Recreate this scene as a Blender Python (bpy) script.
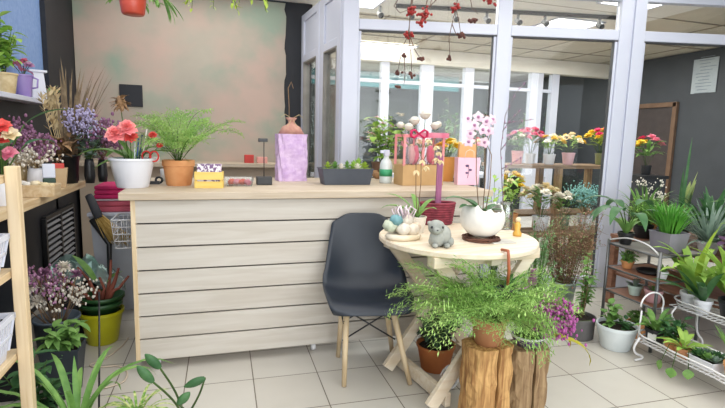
import bpy, math, random
from mathutils import Vector, Matrix
PI = math.pi
SC = bpy.context.scene
for o in list(bpy.data.objects): bpy.data.objects.remove(o)
COL = SC.collection

# ------------------------------------------------------------------ camera
FPX, PITCH, ROLL, YAW, CAMH = 489.0, 0.135, 0.0261, 0.298, 1.256
_cy, _sy = math.cos(YAW), math.sin(YAW)
FW = Vector((_sy*math.cos(PITCH), _cy*math.cos(PITCH), -math.sin(PITCH)))
_rt = Vector((_cy, -_sy, 0)); _up = _rt.cross(FW)
RT = _rt*math.cos(ROLL) + _up*math.sin(ROLL)
UP = -_rt*math.sin(ROLL) + _up*math.cos(ROLL)
CAM = Vector((0, 0, CAMH))
cam = bpy.data.cameras.new('camera'); cam.sensor_width = 36; cam.lens = 36*FPX/725; cam.clip_start = .05
co = bpy.data.objects.new('camera', cam); COL.objects.link(co)
m = Matrix((RT, UP, -FW)).transposed().to_4x4(); m.translation = CAM; co.matrix_world = m
SC.camera = co

# ------------------------------------------------------------------ world, lights, exposure
W = bpy.data.worlds.new('world'); SC.world = W; W.use_nodes = True
W.node_tree.nodes['Background'].inputs[0].default_value = (.85, .92, 1, 1)
W.node_tree.nodes['Background'].inputs[1].default_value = 1.0
SC.view_settings.view_transform = 'Standard'; SC.view_settings.look = 'None'
SC.view_settings.gamma = 1; SC.view_settings.exposure = 0.15
try: SC.view_settings.use_curve_mapping = False
except Exception: pass
def area(name, loc, rot, sx, sy, power, col=(1, 1, 1)):
    l = bpy.data.lights.new(name, 'AREA'); l.shape = 'RECTANGLE'; l.size = sx; l.size_y = sy; l.energy = power; l.color = col
    o = bpy.data.objects.new(name, l); COL.objects.link(o); o.location = loc; o.rotation_euler = rot
    return o
area('shop_ceiling_light', (1.2, 1.2, 2.57), (0, 0, 0), 4.6, 4.2, 95, (1, .985, .965))
area('shop_back_light', (-.1, 4.35, 2.57), (0, 0, 0), 1.6, 1.2, 14, (1, .98, .95))
area('shop_window_light', (1.2, -2.3, 1.6), (PI/2, 0, 0), 5, 2.0, 120, (.93, .96, 1))
area('hall_light', (3.6, 5.3, 2.55), (0, 0, 0), 4.5, 2.4, 140, (1, .97, .92))
area('far_hall_light', (3.2, 8.4, 2.55), (0, 0, 0), 5, 2, 95, (1, .98, .95))

# ------------------------------------------------------------------ helpers
def P(px, py, z=None, y=None, x=None):
    d = RT*((px-362.5)/FPX) - UP*((py-204)/FPX) + FW
    if z is not None: t = (z-CAM.z)/d.z
    elif y is not None: t = y/d.y
    else: t = x/d.x
    return CAM + d*t
def S(p): return (Vector(p)-CAM).dot(FW)/FPX      # metres per photo pixel at a point
def lin(c):
    return tuple((v/255/12.92 if v/255 <= .04045 else ((v/255+.055)/1.055)**2.4) for v in c)
MATS = {}
def mat(name, c1, c2=None, rough=.6, scale=8, metal=0, bump=0, stretch=(1, 1, 1), trans=0, detail=4, coords='Object', spec=.5, lo=.35, hi=.65, dist=0):
    if name in MATS: return MATS[name]
    m = bpy.data.materials.new(name); m.use_nodes = True; nt = m.node_tree; N = nt.nodes; L = nt.links
    b = N['Principled BSDF']; b.inputs['Roughness'].default_value = rough; b.inputs['Metallic'].default_value = metal
    b.inputs['Specular IOR Level'].default_value = spec
    a1 = lin(c1)+(1,); a2 = lin(c2 if c2 else tuple(v*.88 for v in c1))+(1,)
    tc = N.new('ShaderNodeTexCoord'); mp = N.new('ShaderNodeMapping'); nz = N.new('ShaderNodeTexNoise'); rp = N.new('ShaderNodeValToRGB')
    mp.inputs['Scale'].default_value = stretch
    nz.inputs['Scale'].default_value = scale; nz.inputs['Detail'].default_value = detail; nz.inputs['Distortion'].default_value = dist
    rp.color_ramp.elements[0].position = lo; rp.color_ramp.elements[1].position = hi
    rp.color_ramp.elements[0].color = a1; rp.color_ramp.elements[1].color = a2
    L.new(tc.outputs[coords], mp.inputs[0]); L.new(mp.outputs[0], nz.inputs[0]); L.new(nz.outputs[0], rp.inputs[0]); L.new(rp.outputs[0], b.inputs['Base Color'])
    if bump:
        bp = N.new('ShaderNodeBump'); bp.inputs['Strength'].default_value = bump; bp.inputs['Distance'].default_value = .01
        L.new(nz.outputs[0], bp.inputs['Height']); L.new(bp.outputs[0], b.inputs['Normal'])
    if trans:
        tr = N.new('ShaderNodeBsdfTranslucent'); mx = N.new('ShaderNodeMixShader'); mx.inputs[0].default_value = trans
        L.new(rp.outputs[0], tr.inputs[0]); L.new(b.outputs[0], mx.inputs[1]); L.new(tr.outputs[0], mx.inputs[2])
        L.new(mx.outputs[0], N['Material Output'].inputs[0])
    MATS[name] = m
    return m
def glassmat(name, tint=(1, 1, 1), refl=.07, rough=.02):
    if name in MATS: return MATS[name]
    m = bpy.data.materials.new(name); m.use_nodes = True; nt = m.node_tree; N = nt.nodes; L = nt.links
    N.remove(N['Principled BSDF'])
    t = N.new('ShaderNodeBsdfTransparent'); t.inputs[0].default_value = tint+(1,)
    g = N.new('ShaderNodeBsdfGlossy'); g.inputs['Roughness'].default_value = rough
    fr = N.new('ShaderNodeLayerWeight'); fr.inputs[0].default_value = .2
    ma = N.new('ShaderNodeMath'); ma.operation = 'MULTIPLY_ADD'; ma.inputs[1].default_value = .6; ma.inputs[2].default_value = refl*.5
    mx = N.new('ShaderNodeMixShader')
    L.new(fr.outputs['Fresnel'], ma.inputs[0]); L.new(ma.outputs[0], mx.inputs[0]); L.new(t.outputs[0], mx.inputs[1]); L.new(g.outputs[0], mx.inputs[2])
    L.new(mx.outputs[0], N['Material Output'].inputs[0]); MATS[name] = m
    return m
def emit(name, c, s):
    if name in MATS: return MATS[name]
    m = bpy.data.materials.new(name); m.use_nodes = True; b = m.node_tree.nodes['Principled BSDF']
    b.inputs['Base Color'].default_value = lin(c)+(1,); b.inputs['Emission Color'].default_value = lin(c)+(1,); b.inputs['Emission Strength'].default_value = s
    MATS[name] = m
    return m
def wood(name, c1, c2, axis=0, scale=3, rough=.6):
    st = [14, 14, 14]; st[axis] = 1
    return mat(name, c1, c2, rough=rough, scale=scale, stretch=st, bump=.08, dist=.6)
def green(name, c1, c2, scale=14, rough=.45): return mat(name, c1, c2, rough=rough, scale=scale, trans=.25, spec=.35)

class MB:
    def __init__(s): s.v = []; s.f = []; s.mi = []; s.m = 0
    def add(s, vs, fs):
        n = len(s.v); s.v += [tuple(v) for v in vs]
        for f in fs: s.f.append(tuple(i+n for i in f)); s.mi.append(s.m)
    def box(s, c, d, R=None):
        x, y, z = d[0]/2, d[1]/2, d[2]/2
        vs = [Vector(q) for q in ((-x,-y,-z),(x,-y,-z),(x,y,-z),(-x,y,-z),(-x,-y,z),(x,-y,z),(x,y,z),(-x,y,z))]
        if R is not None: vs = [R @ v for v in vs]
        c = Vector(c); s.add([v+c for v in vs], [(3,2,1,0),(4,5,6,7),(0,1,5,4),(1,2,6,5),(2,3,7,6),(3,0,4,7)]); return s
    def beam(s, a, b, w, t, side=None):
        a = Vector(a); b = Vector(b); d = b-a; L = d.length; d.normalize()
        sd = Vector(side) if side is not None else (Vector((0, 0, 1)) if abs(d.z) < .9 else Vector((1, 0, 0)))
        sd = (sd - d*sd.dot(d)).normalized(); n = d.cross(sd)
        R = Matrix((d, sd, n)).transposed()
        return s.box((a+b)/2, (L, w, t), R)
    def tube(s, pts, r0, r1=None, n=6):
        pts = [Vector(p) for p in pts]; k = len(pts); r1 = r0 if r1 is None else r1; vs = []; fs = []
        ref = None
        for i, p in enumerate(pts):
            t = (pts[min(i+1, k-1)]-pts[max(i-1, 0)])
            if t.length < 1e-9: t = Vector((0, 0, 1))
            t.normalize()
            if ref is None: ref = Vector((1, 0, 0)) if abs(t.x) < .8 else Vector((0, 1, 0))
            ref = (ref-t*ref.dot(t)).normalized(); bn = t.cross(ref); r = r0+(r1-r0)*i/max(1, k-1)
            for j in range(n):
                a = 2*PI*j/n; vs.append(p+ref*(r*math.cos(a))+bn*(r*math.sin(a)))
        for i in range(k-1):
            for j in range(n): fs.append((i*n+j, i*n+(j+1) % n, (i+1)*n+(j+1) % n, (i+1)*n+j))
        fs.append(tuple(range(n-1, -1, -1))); fs.append(tuple((k-1)*n+j for j in range(n)))
        s.add(vs, fs); return s
    def lathe(s, prof, c=(0, 0, 0), n=28, sx=1, sy=1, wob=None):
        vs = []; fs = []; c = Vector(c); k = len(prof)
        for i, (r, z) in enumerate(prof):
            for j in range(n):
                a = 2*PI*j/n; q = wob(a, i) if wob else 0
                vs.append(c+Vector((r*math.cos(a)*sx, r*math.sin(a)*sy, z+q)))
        for i in range(k-1):
            for j in range(n): fs.append((i*n+j, i*n+(j+1) % n, (i+1)*n+(j+1) % n, (i+1)*n+j))
        if prof[0][0] > 0: fs.append(tuple(range(n-1, -1, -1)))
        if prof[-1][0] > 0: fs.append(tuple((k-1)*n+j for j in range(n)))
        s.add(vs, fs); return s
    def rbox(s, w0, d0, w1, d1, h, t=.006, c=(0, 0, 0), lip=.0):
        # open tapered rectangular tub with wall thickness
        c = Vector(c); vs = []
        for (w, d, z) in ((w0, d0, 0), (w1, d1, h), (w1-2*t, d1-2*t, h), (w0-2*t, d0-2*t, t)):
            vs += [c+Vector((sx*w/2, sy*d/2, z)) for sx, sy in ((-1,-1),(1,-1),(1,1),(-1,1))]
        fs = [(3,2,1,0)]
        for k in range(3): fs += [(k*4+i, k*4+(i+1) % 4, k*4+4+(i+1) % 4, k*4+4+i) for i in range(4)]
        fs.append((12,13,14,15)); s.add(vs, fs)
        if lip:
            for sx, sy, dx, dy in ((0,-1,w1+lip,lip),(0,1,w1+lip,lip),(-1,0,lip,d1+lip),(1,0,lip,d1+lip)):
                s.box(c+Vector((sx*w1/2, sy*d1/2, h-lip/2)), (dx, dy, lip))
        return s
    def ball(s, c, r, n=8, k=6, jit=0, rng=None):
        c = Vector(c); r = r if hasattr(r, '__len__') else (r, r, r); vs = [c+Vector((0, 0, -r[2]))]; fs = []
        for i in range(1, k):
            ph = -PI/2+PI*i/k
            for j in range(n):
                a = 2*PI*j/n; q = 1+(rng.uniform(-jit, jit) if jit else 0)
                vs.append(c+Vector((r[0]*math.cos(ph)*math.cos(a)*q, r[1]*math.cos(ph)*math.sin(a)*q, r[2]*math.sin(ph)*q)))
        vs.append(c+Vector((0, 0, r[2]))); T = len(vs)-1
        for j in range(n):
            fs.append((0, 1+(j+1) % n, 1+j)); fs.append((T, 1+(k-2)*n+j, 1+(k-2)*n+(j+1) % n))
        for i in range(k-2):
            for j in range(n): fs.append((1+i*n+j, 1+i*n+(j+1) % n, 1+(i+1)*n+(j+1) % n, 1+(i+1)*n+j))
        s.add(vs, fs); return s
    def tri(s, c, d, L, w):
        # tiny pointed needle / bract
        d = Vector(d).normalized(); sd = d.cross(Vector((.3, .5, .81))).normalized()*w/2; c = Vector(c)
        s.add([c-sd*.4, c+d*L*.5-sd, c+d*L, c+d*L*.5+sd], [(0,1,2,3)])
    def leaf(s, p, az, el, L, Wd, droop=.6, shape='oval', fold=.2, n=6, twist=0, wave=0):
        p = Vector(p); vs = []; side0 = Vector((-math.sin(az), math.cos(az), 0)); h = Vector((math.cos(az), math.sin(az), 0)); q = p.copy()
        for i in range(n+1):
            t = i/n; e = el-droop*t*t if shape != 'oval' else el-droop*t
            tg = h*math.cos(e)+Vector((0, 0, math.sin(e))); nm = (-h*math.sin(e)+Vector((0, 0, math.cos(e))))
            if i: q = q+tg*(L/n)
            if shape == 'oval': w = Wd/2*max(.03, math.sin(PI*min(1, t*.97+.02)**.8))
            elif shape == 'strap': w = Wd/2*(min(1, .55+t*2) if t < .6 else max(.02, 1-((t-.6)/.4)**1.8))
            elif shape == 'heart': w = Wd/2*max(.02, (1-t)**.7*(1 if t > .12 else .8)) * (1.0)
            elif shape == 'spoon': w = Wd/2*(.2+.8*max(0, math.sin(PI*max(0, t-.25)/.78)) if t > .25 else .2)
            else: w = Wd/2*max(.02, 1-t**1.5)
            sd = side0*math.cos(twist)+nm*math.sin(twist); up = nm*math.cos(twist)-side0*math.sin(twist)
            wv = wave*math.sin(t*9)
            vs += [q+sd*w+up*(fold*w+wv*w), q, q-sd*w+up*(fold*w-wv*w)]
        fs = []
        for i in range(n):
            a = i*3; fs += [(a, a+1, a+4, a+3), (a+1, a+2, a+5, a+4)]
        s.add(vs, fs); return q
    def build(s, name, ms, parent=None, smooth=True, bevel=0, solid=0, sub=0, at=None):
        me = bpy.data.meshes.new(name); me.from_pydata(s.v, [], s.f)
        ms = ms if isinstance(ms, (list, tuple)) else [ms]
        for q in ms: me.materials.append(q)
        me.polygons.foreach_set('material_index', s.mi); me.polygons.foreach_set('use_smooth', [smooth]*len(s.f)); me.update()
        o = bpy.data.objects.new(name, me); COL.objects.link(o)
        if parent is not None: o.parent = parent
        if at is not None: o.location = at
        if solid: q = o.modifiers.new('solid', 'SOLIDIFY'); q.thickness = solid; q.offset = 0
        if sub: q = o.modifiers.new('sub', 'SUBSURF'); q.levels = sub; q.render_levels = sub
        if bevel: q = o.modifiers.new('bevel', 'BEVEL'); q.width = bevel; q.segments = 2; q.limit_method = 'ANGLE'; q.angle_limit = .7
        return o
def tag(o, label, cat, group=None, kind=None):
    o['label'] = label; o['category'] = cat
    if group: o['group'] = group
    if kind: o['kind'] = kind
    return o
def thing(name, label, cat, loc, rz=0, group=None):
    o = bpy.data.objects.new(name, None); COL.objects.link(o); o.location = loc; o.rotation_euler = (0, 0, rz); o.empty_display_size = .05
    return tag(o, label, cat, group)
def struct(name, mb, ms, smooth=False, bevel=0, parent=None):
    o = mb.build(name, ms, parent, smooth, bevel)
    if parent is None: o['kind'] = 'structure'
    return o
def lump(name, label, cat, mb, ms, at, group=None, **k):
    o = mb.build(name, ms, None, at=at, **k); return tag(o, label, cat, group)
def copy_tree(o, parent=None):
    c = o.copy(); COL.objects.link(c); c.parent = parent
    for ch in [q for q in ALLCH(o)]: copy_tree(ch, c)
    return c
def ALLCH(o): return list(o.children)

# ------------------------------------------------------------------ materials
M = {}
M['pvc'] = mat('white_plastic_frame', (212, 216, 230), (206, 210, 226), rough=.35, scale=2)
M['black'] = mat('black_paint', (24, 27, 34), (32, 34, 40), rough=.6, scale=5)
M['darkgrey'] = mat('dark_grey_paint', (52, 54, 60), (60, 62, 68), rough=.7, scale=4)
M['hallgrey'] = mat('hall_grey_paint', (62, 66, 72), (68, 72, 78), rough=.6, scale=3)
M['beige'] = mat('beige_plaster', (205, 197, 180), (196, 188, 170), rough=.8, scale=3)
M['white'] = mat('white_plaster', (236, 234, 228), (228, 226, 220), rough=.8, scale=3)
M['blue'] = mat('blue_grey_film', (134, 164, 210), (118, 150, 202), rough=.5, scale=40, bump=.15)
M['pine'] = wood('pale_pine', (226, 208, 176), (210, 186, 148), 0)
M['pinez'] = wood('pale_pine_upright', (226, 206, 172), (208, 182, 142), 2)
M['piney'] = wood('pale_pine_cross', (222, 200, 164), (200, 170, 128), 1)
M['board'] = wood('whitewashed_board', (204, 198, 188), (192, 184, 172), 0, scale=2.2)
M['worktop'] = wood('counter_wood', (202, 188, 168), (186, 168, 144), 0)
M['tabletop'] = wood('table_wood', (234, 222, 202), (222, 204, 176), 0, scale=2.5)
M['glass'] = glassmat('clear_glass', (.97, .985, .98), .05)
M['plastic_clear'] = glassmat('clear_plastic', (.9, .92, .93), .25, .15)
M['soil'] = mat('dark_soil', (58, 44, 34), (30, 23, 18), rough=.95, scale=60, bump=.6)
M['terra'] = mat('terracotta', (216, 156, 104), (204, 138, 86), rough=.8, scale=12)
M['whitepot'] = mat('white_ceramic', (232, 234, 240), (224, 226, 234), rough=.3, scale=3)
M['greypot'] = mat('grey_plastic', (70, 76, 86), (62, 68, 78), rough=.5, scale=6)
M['metal'] = mat('galvanised_metal', (176, 190, 186), (146, 164, 160), rough=.4, metal=.6, scale=9)
M['wire'] = mat('white_wire', (232, 232, 234), (224, 224, 226), rough=.4)
M['blackplastic'] = mat('black_plastic', (30, 31, 34), (36, 37, 40), rough=.4)
M['stem'] = green('green_stem', (88, 120, 58), (70, 98, 44))
M['brownstem'] = mat('brown_stem', (140, 112, 84), (112, 88, 64), rough=.8, scale=20)
M['g_mid'] = green('mid_green_leaf', (138, 180, 98), (102, 148, 76))
M['g_dark'] = green('dark_green_leaf', (86, 130, 82), (60, 102, 64))
M['g_bright'] = green('bright_green_leaf', (180, 212, 106), (144, 190, 84))
M['g_fern'] = green('fern_green', (178, 210, 124), (138, 184, 98), scale=8)
M['g_grey'] = green('grey_green_leaf', (158, 178, 164), (128, 150, 138))
M['g_pale'] = green('pale_yellow_green', (186, 204, 92), (150, 182, 66))
M['straw'] = mat('dry_straw', (214, 196, 156), (186, 162, 118), rough=.9, scale=20)
M['brown'] = mat('dry_brown', (158, 124, 88), (122, 92, 64), rough=.9, scale=20)
M['lavender'] = mat('lavender_dry_flower', (186, 178, 208), (160, 152, 190), rough=.9, scale=30)
M['purple'] = mat('purple_petal', (168, 122, 152), (138, 92, 126), rough=.8, scale=30, trans=.2)
M['mauve'] = mat('mauve_petal', (200, 152, 184), (176, 122, 164), rough=.8, scale=30, trans=.2)
M['pink'] = mat('pink_petal', (240, 160, 180), (228, 120, 150), rough=.6, scale=14, trans=.25)
M['hotpink'] = mat('hot_pink_petal', (230, 50, 110), (205, 30, 90), rough=.6, scale=14, trans=.2)
M['coral'] = mat('coral_petal', (236, 104, 92), (224, 70, 70), rough=.6, scale=14, trans=.2)
M['red'] = mat('glossy_red', (206, 48, 44), (180, 36, 34), rough=.4, scale=10)
M['whitepetal'] = mat('white_petal', (248, 244, 236), (236, 228, 214), rough=.6, scale=14, trans=.25)
M['cream'] = mat('cream_petal', (242, 228, 196), (230, 208, 160), rough=.6, scale=14, trans=.2)
M['yellow'] = mat('yellow_petal', (240, 208, 60), (226, 184, 40), rough=.6, scale=14, trans=.2)
M['bluegreen'] = mat('blue_green_flower', (150, 200, 196), (120, 176, 172), rough=.7, scale=20)
# ------------------------------------------------------------------ the room
SHOPZ = 2.6
XL, YB = -1.2, 5.2
def floor_mat():
    m = bpy.data.materials.new('beige_floor_tiles'); m.use_nodes = True; nt = m.node_tree; N = nt.nodes; L = nt.links; b = N['Principled BSDF']
    tc = N.new('ShaderNodeTexCoord'); mp = N.new('ShaderNodeMapping'); br = N.new('ShaderNodeTexBrick'); nz = N.new('ShaderNodeTexNoise'); mx = N.new('ShaderNodeMix'); mx.data_type = 'RGBA'
    # grid anchor taken from a grout crossing near the counter
    g = P(325.5, 372.0-3.0, z=0); a = -0.0173
    mp.inputs['Rotation'].default_value = (0, 0, -a)
    mp.vector_type = 'TEXTURE'; mp.inputs['Rotation'].default_value = (0, 0, a); mp.inputs['Location'].default_value = (GX, GY, 0)
    br.offset = 0; br.squash = 1; br.inputs['Scale'].default_value = 1
    br.inputs['Brick Width'].default_value = .335; br.inputs['Row Height'].default_value = .335; br.inputs['Mortar Size'].default_value = .0028; br.inputs['Mortar Smooth'].default_value = .1
    br.inputs['Color1'].default_value = lin((206, 202, 193))+(1,); br.inputs['Color2'].default_value = lin((200, 195, 185))+(1,); br.inputs['Mortar'].default_value = lin((110, 100, 88))+(1,)
    nz.inputs['Scale'].default_value = 5; nz.inputs['Detail'].default_value = 6
    rp = N.new('ShaderNodeValToRGB'); rp.color_ramp.elements[0].color = (.86, .85, .84, 1); rp.color_ramp.elements[1].color = (1, 1, 1, 1)
    mx.blend_type = 'MULTIPLY'; mx.inputs[0].default_value = .8
    L.new(tc.outputs['Object'], mp.inputs[0]); L.new(mp.outputs[0], br.inputs[0]); L.new(tc.outputs['Object'], nz.inputs[0]); L.new(nz.outputs[0], rp.inputs[0])
    L.new(br.outputs[0], mx.inputs[6]); L.new(rp.outputs[0], mx.inputs[7]); L.new(mx.outputs[2], b.inputs['Base Color'])
    b.inputs['Roughness'].default_value = .32
    bp = N.new('ShaderNodeBump'); bp.inputs['Strength'].default_value = .15; bp.inputs['Distance'].default_value = .003; bp.invert = True
    L.new(br.outputs['Fac'], bp.inputs['Height']); L.new(bp.outputs[0], b.inputs['Normal'])
    return m
_d = Vector((math.cos(.0173), -math.sin(.0173), 0)); _n = Vector((math.sin(.0173), math.cos(.0173), 0))
_o = Vector((-.335*1.32706, .335*7.35168, 0))          # grid crossing in camera-based axes, then turned to the counter axes
_a = -.0173
_o = Vector((_o.x*math.cos(-_a)-_o.y*math.sin(-_a), _o.x*math.sin(-_a)+_o.y*math.cos(-_a), 0))
GX, GY = _o.x, _o.y
struct('floor', MB().box((2.6, 3.8, -.05), (8.6, 13, .1)), floor_mat())
struct('ceiling', MB().box((1.6, 1.35, SHOPZ+.05), (6, 7.9, .1)), M['white'])
struct('wall_left', MB().box((XL-.06, .0, 1.3), (.12, 1.2, 2.6)).box((XL-.06, 2.5, .725), (.12, 3.9, 1.45)).box((XL-.06, 4.86, 1.3), (.12, .92, 2.6)).box((XL-.06, -1.5, 1.3), (.12, 2.0, 2.6)), M['black'])
struct('window_1', MB().box((XL-.05, 2.5, 2.025), (.03, 3.88, 1.15)), M['blue'])
struct('trim_1', MB().box((XL+.0, 2.25, 1.44), (.22, 3.3, .03)), M['pvc'], bevel=.004)
struct('wall_back', MB().box((-.13, YB+.06, 1.3), (2.26, .12, 2.6)), M['black'])
struct('wall_front', MB().box((1.6, -2.56, .3), (6, .12, .6)).box((1.6, -2.56, 2.5), (6, .12, .2)), M['white'])
struct('wall_right', MB().box((4.66, .3, 1.3), (.12, 5.7, 2.6)), M['darkgrey'])
# beige mottled covering on the back wall
def poster_mat():
    m = mat('mottled_backdrop', (180, 172, 156), (168, 158, 144), rough=.75, scale=1.6, detail=5)
    nt = m.node_tree; N = nt.nodes; L = nt.links; b = N['Principled BSDF']; old = b.inputs['Base Color'].links[0].from_socket
    tc = N.new('ShaderNodeTexCoord'); n2 = N.new('ShaderNodeTexNoise'); n2.inputs['Scale'].default_value = 2.2; n2.inputs['Detail'].default_value = 3
    r2 = N.new('ShaderNodeValToRGB'); r2.color_ramp.elements[0].position = .45; r2.color_ramp.elements[1].position = .62
    mx = N.new('ShaderNodeMix'); mx.data_type = 'RGBA'; mx.inputs[7].default_value = lin((150, 164, 146))+(1,)
    L.new(tc.outputs['Object'], n2.inputs[0]); L.new(n2.outputs[0], r2.inputs[0]); L.new(r2.outputs[0], mx.inputs[0]); L.new(old, mx.inputs[6])
    n3 = N.new('ShaderNodeTexNoise'); n3.inputs['Scale'].default_value = 1.7; n3.inputs['Detail'].default_value = 4
    mp = N.new('ShaderNodeMapping'); mp.inputs['Location'].default_value = (4, 2, 7); L.new(tc.outputs['Object'], mp.inputs[0]); L.new(mp.outputs[0], n3.inputs[0])
    r3 = N.new('ShaderNodeValToRGB'); r3.color_ramp.elements[0].position = .48; r3.color_ramp.elements[1].position = .66
    m2 = N.new('ShaderNodeMix'); m2.data_type = 'RGBA'; m2.inputs[7].default_value = lin((192, 168, 154))+(1,)
    L.new(n3.outputs[0], r3.inputs[0]); L.new(r3.outputs[0], m2.inputs[0]); L.new(mx.outputs[2], m2.inputs[6]); L.new(m2.outputs[2], b.inputs['Base Color'])
    return m
pm = poster_mat()
_l = max(XL+.004, P(72, 60, y=YB-.02).x); _r = P(285, 90, y=YB-.02).x
mb = MB(); rng = random.Random(4); n = 26; vs = []
zs = [.92+i*(2.58-.92)/n for i in range(n+1)]
for z in zs:
    j = rng.uniform(-.012, .012)
    vs += [(_l, YB-.02, z), (_r+j, YB-.02, z), (_l, YB-.003, z), (_r+j, YB-.003, z)]
fs = []
for i in range(n):
    a = i*4; fs += [(a, a+1, a+5, a+4), (a+1, a+3, a+7, a+5), (a+3, a+2, a+6, a+7), (a+2, a, a+4, a+6)]
mb.add(vs, fs + [(1, 0, 2, 3), (n*4, n*4+1, n*4+3, n*4+2)])
lump('wall_covering', 'large mottled beige, pink and green wall covering on the back wall above the ledge', 'wall covering', mb, pm, (0, 0, 0), smooth=False)
a = P(119, 84, y=YB-.03); b = P(143, 107, y=YB-.03)
lump('chalkboard', 'small black square board on the mottled beige wall', 'board', MB().box((0, 0, 0), (abs(b.x-a.x), .014, abs(a.z-b.z))), M['black'], ((a.x+b.x)/2, YB-.027, (a.z+b.z)/2), smooth=False, bevel=.002)
# back ledge
t = thing('back_worktop', 'narrow wooden ledge with a beige front running along the back wall behind the counter', 'ledge', ((_l+.86)/2, YB, 0))
wz = P(180, 163, y=YB-.35).z
MB().box((0, -.20, wz-.018), (.86-_l, .36, .036)).build('top', M['worktop'], t, False, .004)
MB().box((0, -.10, (wz-.036)/2), (.86-_l-.04, .16, wz-.036)).build('front_panel', mat('cream_panel', (206, 190, 170), (198, 180, 160), rough=.7, scale=2), t, False, .003)

# wall grille
gx = XL+.02; a = P(44, 219, x=gx); b = P(88, 197, x=gx)
y0, y1 = a.y, min(b.y, YB-.44); z1 = a.z; z0 = .12
t = thing('wall_grille', 'black metal ventilation grille low on the left wall under the long shelf', 'grille', (gx, (y0+y1)/2, 0))
mb = MB()
for yy in (y0-(y0+y1)/2, 0, y1-(y0+y1)/2): mb.box((.0, yy, (z0+z1)/2), (.03, .035, z1-z0))
for zz in (z0, z1): mb.box((0, 0, zz), (.03, y1-y0, .03))
mb.build('frame', M['blackplastic'], t, False, .003)
mb = MB(); k = 11
gm = mat('grey_slat_edge', (150, 152, 156), (134, 136, 142), rough=.45, scale=5)
for i in range(k):
    zz = z0+(i+.6)*(z1-z0)/k
    mb.box((.004, 0, zz), (.02, y1-y0-.03, .010), Matrix.Rotation(.5, 3, 'Y'))
mb.build('slats', gm, t, False)

# ------------------------------------------------------------------ white glazed partition towards the hall
A0 = Vector((1.06, 3.92, 0)); ang = -math.atan2(.69, 3.05); U = Vector((math.cos(ang), math.sin(ang), 0)); V = Vector((-U.y, U.x, 0))
def along(px, py):        # metres along the partition where a photo column crosses it
    d = RT*((px-362.5)/FPX) - UP*((py-204)/FPX) + FW
    tt = (A0-CAM).dot(V)/d.dot(V); return (CAM+d*tt-A0).dot(U), (CAM+d*tt).z
Rp = Matrix.Rotation(ang, 3, 'Z')
def pbox(mb, s0, s1, z0, z1, th=.07, off=0):
    mb.box(A0+U*((s0+s1)/2)+V*off+Vector((0, 0, (z0+z1)/2)), (s1-s0, th, z1-z0), Rp)
sA0 = along(341.5, 100)[0]; sA = along(357, 100)[0]; sB0, sB1 = along(492, 100)[0], along(505.5, 100)[0]; sC0, sC1 = along(611, 100)[0], along(636, 100)[0]
sE = 3.58; Zt0 = along(560, 38.6)[1]; Zt1 = along(560, 28.2)[1]
mb = MB()
pbox(mb, sA0, sA, 0, SHOPZ, .10); pbox(mb, sB0, sB1, 0, SHOPZ, .08); pbox(mb, sC0, (sC0*1+sC1)/2-.01, 0, SHOPZ, .08); pbox(mb, (sC0+sC1)/2+.01, sC1, 0, SHOPZ, .08); pbox(mb, (sC0+sC1)/2-.01, (sC0+sC1)/2+.01, 0, SHOPZ, .05)
pbox(mb, sE-.08, sE, 0, SHOPZ, .08)
for s0, s1 in ((sA, sB0), (sB1, sC0), (sC1, sE-.08)):
    pbox(mb, s0, s1, Zt0, Zt1, .07); pbox(mb, s0, s1, 2.42, SHOPZ, .07); pbox(mb, s0, s1, 0, .09, .07)
# glazing beads
for s0, s1 in ((sA, sB0), (sB1, sC0), (sC1, sE-.08)):
    for q0, q1 in ((s0, s0+.022), (s1-.022, s1)): pbox(mb, q0, q1, .09, Zt0, .045)
w2 = struct('window_2', mb, M['pvc'], bevel=.006)
mb = MB()
for s0, s1 in ((sA, sB0), (sB1, sC0), (sC1, sE-.08)):
    for z0, z1 in ((.09, Zt0), (Zt1, 2.42)):
        pbox(mb, s0+.002, s1-.002, z0+.002, z1-.002, .008)
mb.build('pane', M['glass'], w2, False)
mb = MB(); gk = mat('dark_gasket', (70, 72, 76), None, rough=.6)
for s0, s1 in ((sA, sB0), (sB1, sC0), (sC1, sE-.08)):
    pbox(mb, s0, s1, Zt0-.010, Zt0-.001, .05)
    pbox(mb, s1-.030, s1-.023, .09, Zt0-.01, .03)
mb.build('gasket', gk, w2, False)
# side wing from the corner post back to the wall
B0 = A0+U*sA0+Vector((.02, 0, 0)); B1 = Vector((P(303.5, 60, y=YB).x, YB, 0)); wv = (B1-B0); wl = wv.length; wu = wv.normalized(); wn = Vector((-wu.y, wu.x, 0)); wa = math.atan2(wu.y, wu.x); Rw = Matrix.Rotation(wa, 3, 'Z')
def wbox(mb, s0, s1, z0, z1, th=.06, off=0): mb.box(B0+wu*((s0+s1)/2)+wn*off+Vector((0, 0, (z0+z1)/2)), (s1-s0, th, z1-z0), Rw)
mid = wl*.47; wz0 = 2.0; wtop = 2.47
mb = MB()
for s0, s1 in ((.03, mid-.03), (mid+.03, wl-.02)):
    wbox(mb, s0, s0+.09, 0, wtop); wbox(mb, s1-.09, s1, 0, wtop); wbox(mb, s0+.09, s1-.09, 0, .8); wbox(mb, s0+.09, s1-.09, wz0, wz0+.07); wbox(mb, s0+.09, s1-.09, wtop-.07, wtop)
    wbox(mb, s0+.09, s1-.09, wz0+.07, wtop-.07, .03)
wbox(mb, mid-.03, mid+.03, 0, wtop, .05); wbox(mb, 0, .03, 0, wtop, .05)
w3 = struct('window_3', mb, M['pvc'], bevel=.005)
mb = MB()
for s0, s1 in ((.03, mid-.03), (mid+.03, wl-.02)): wbox(mb, s0+.092, s1-.092, .8, wz0, .008)
mb.build('pane', M['glass'], w3, False)
mb = MB()
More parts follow.
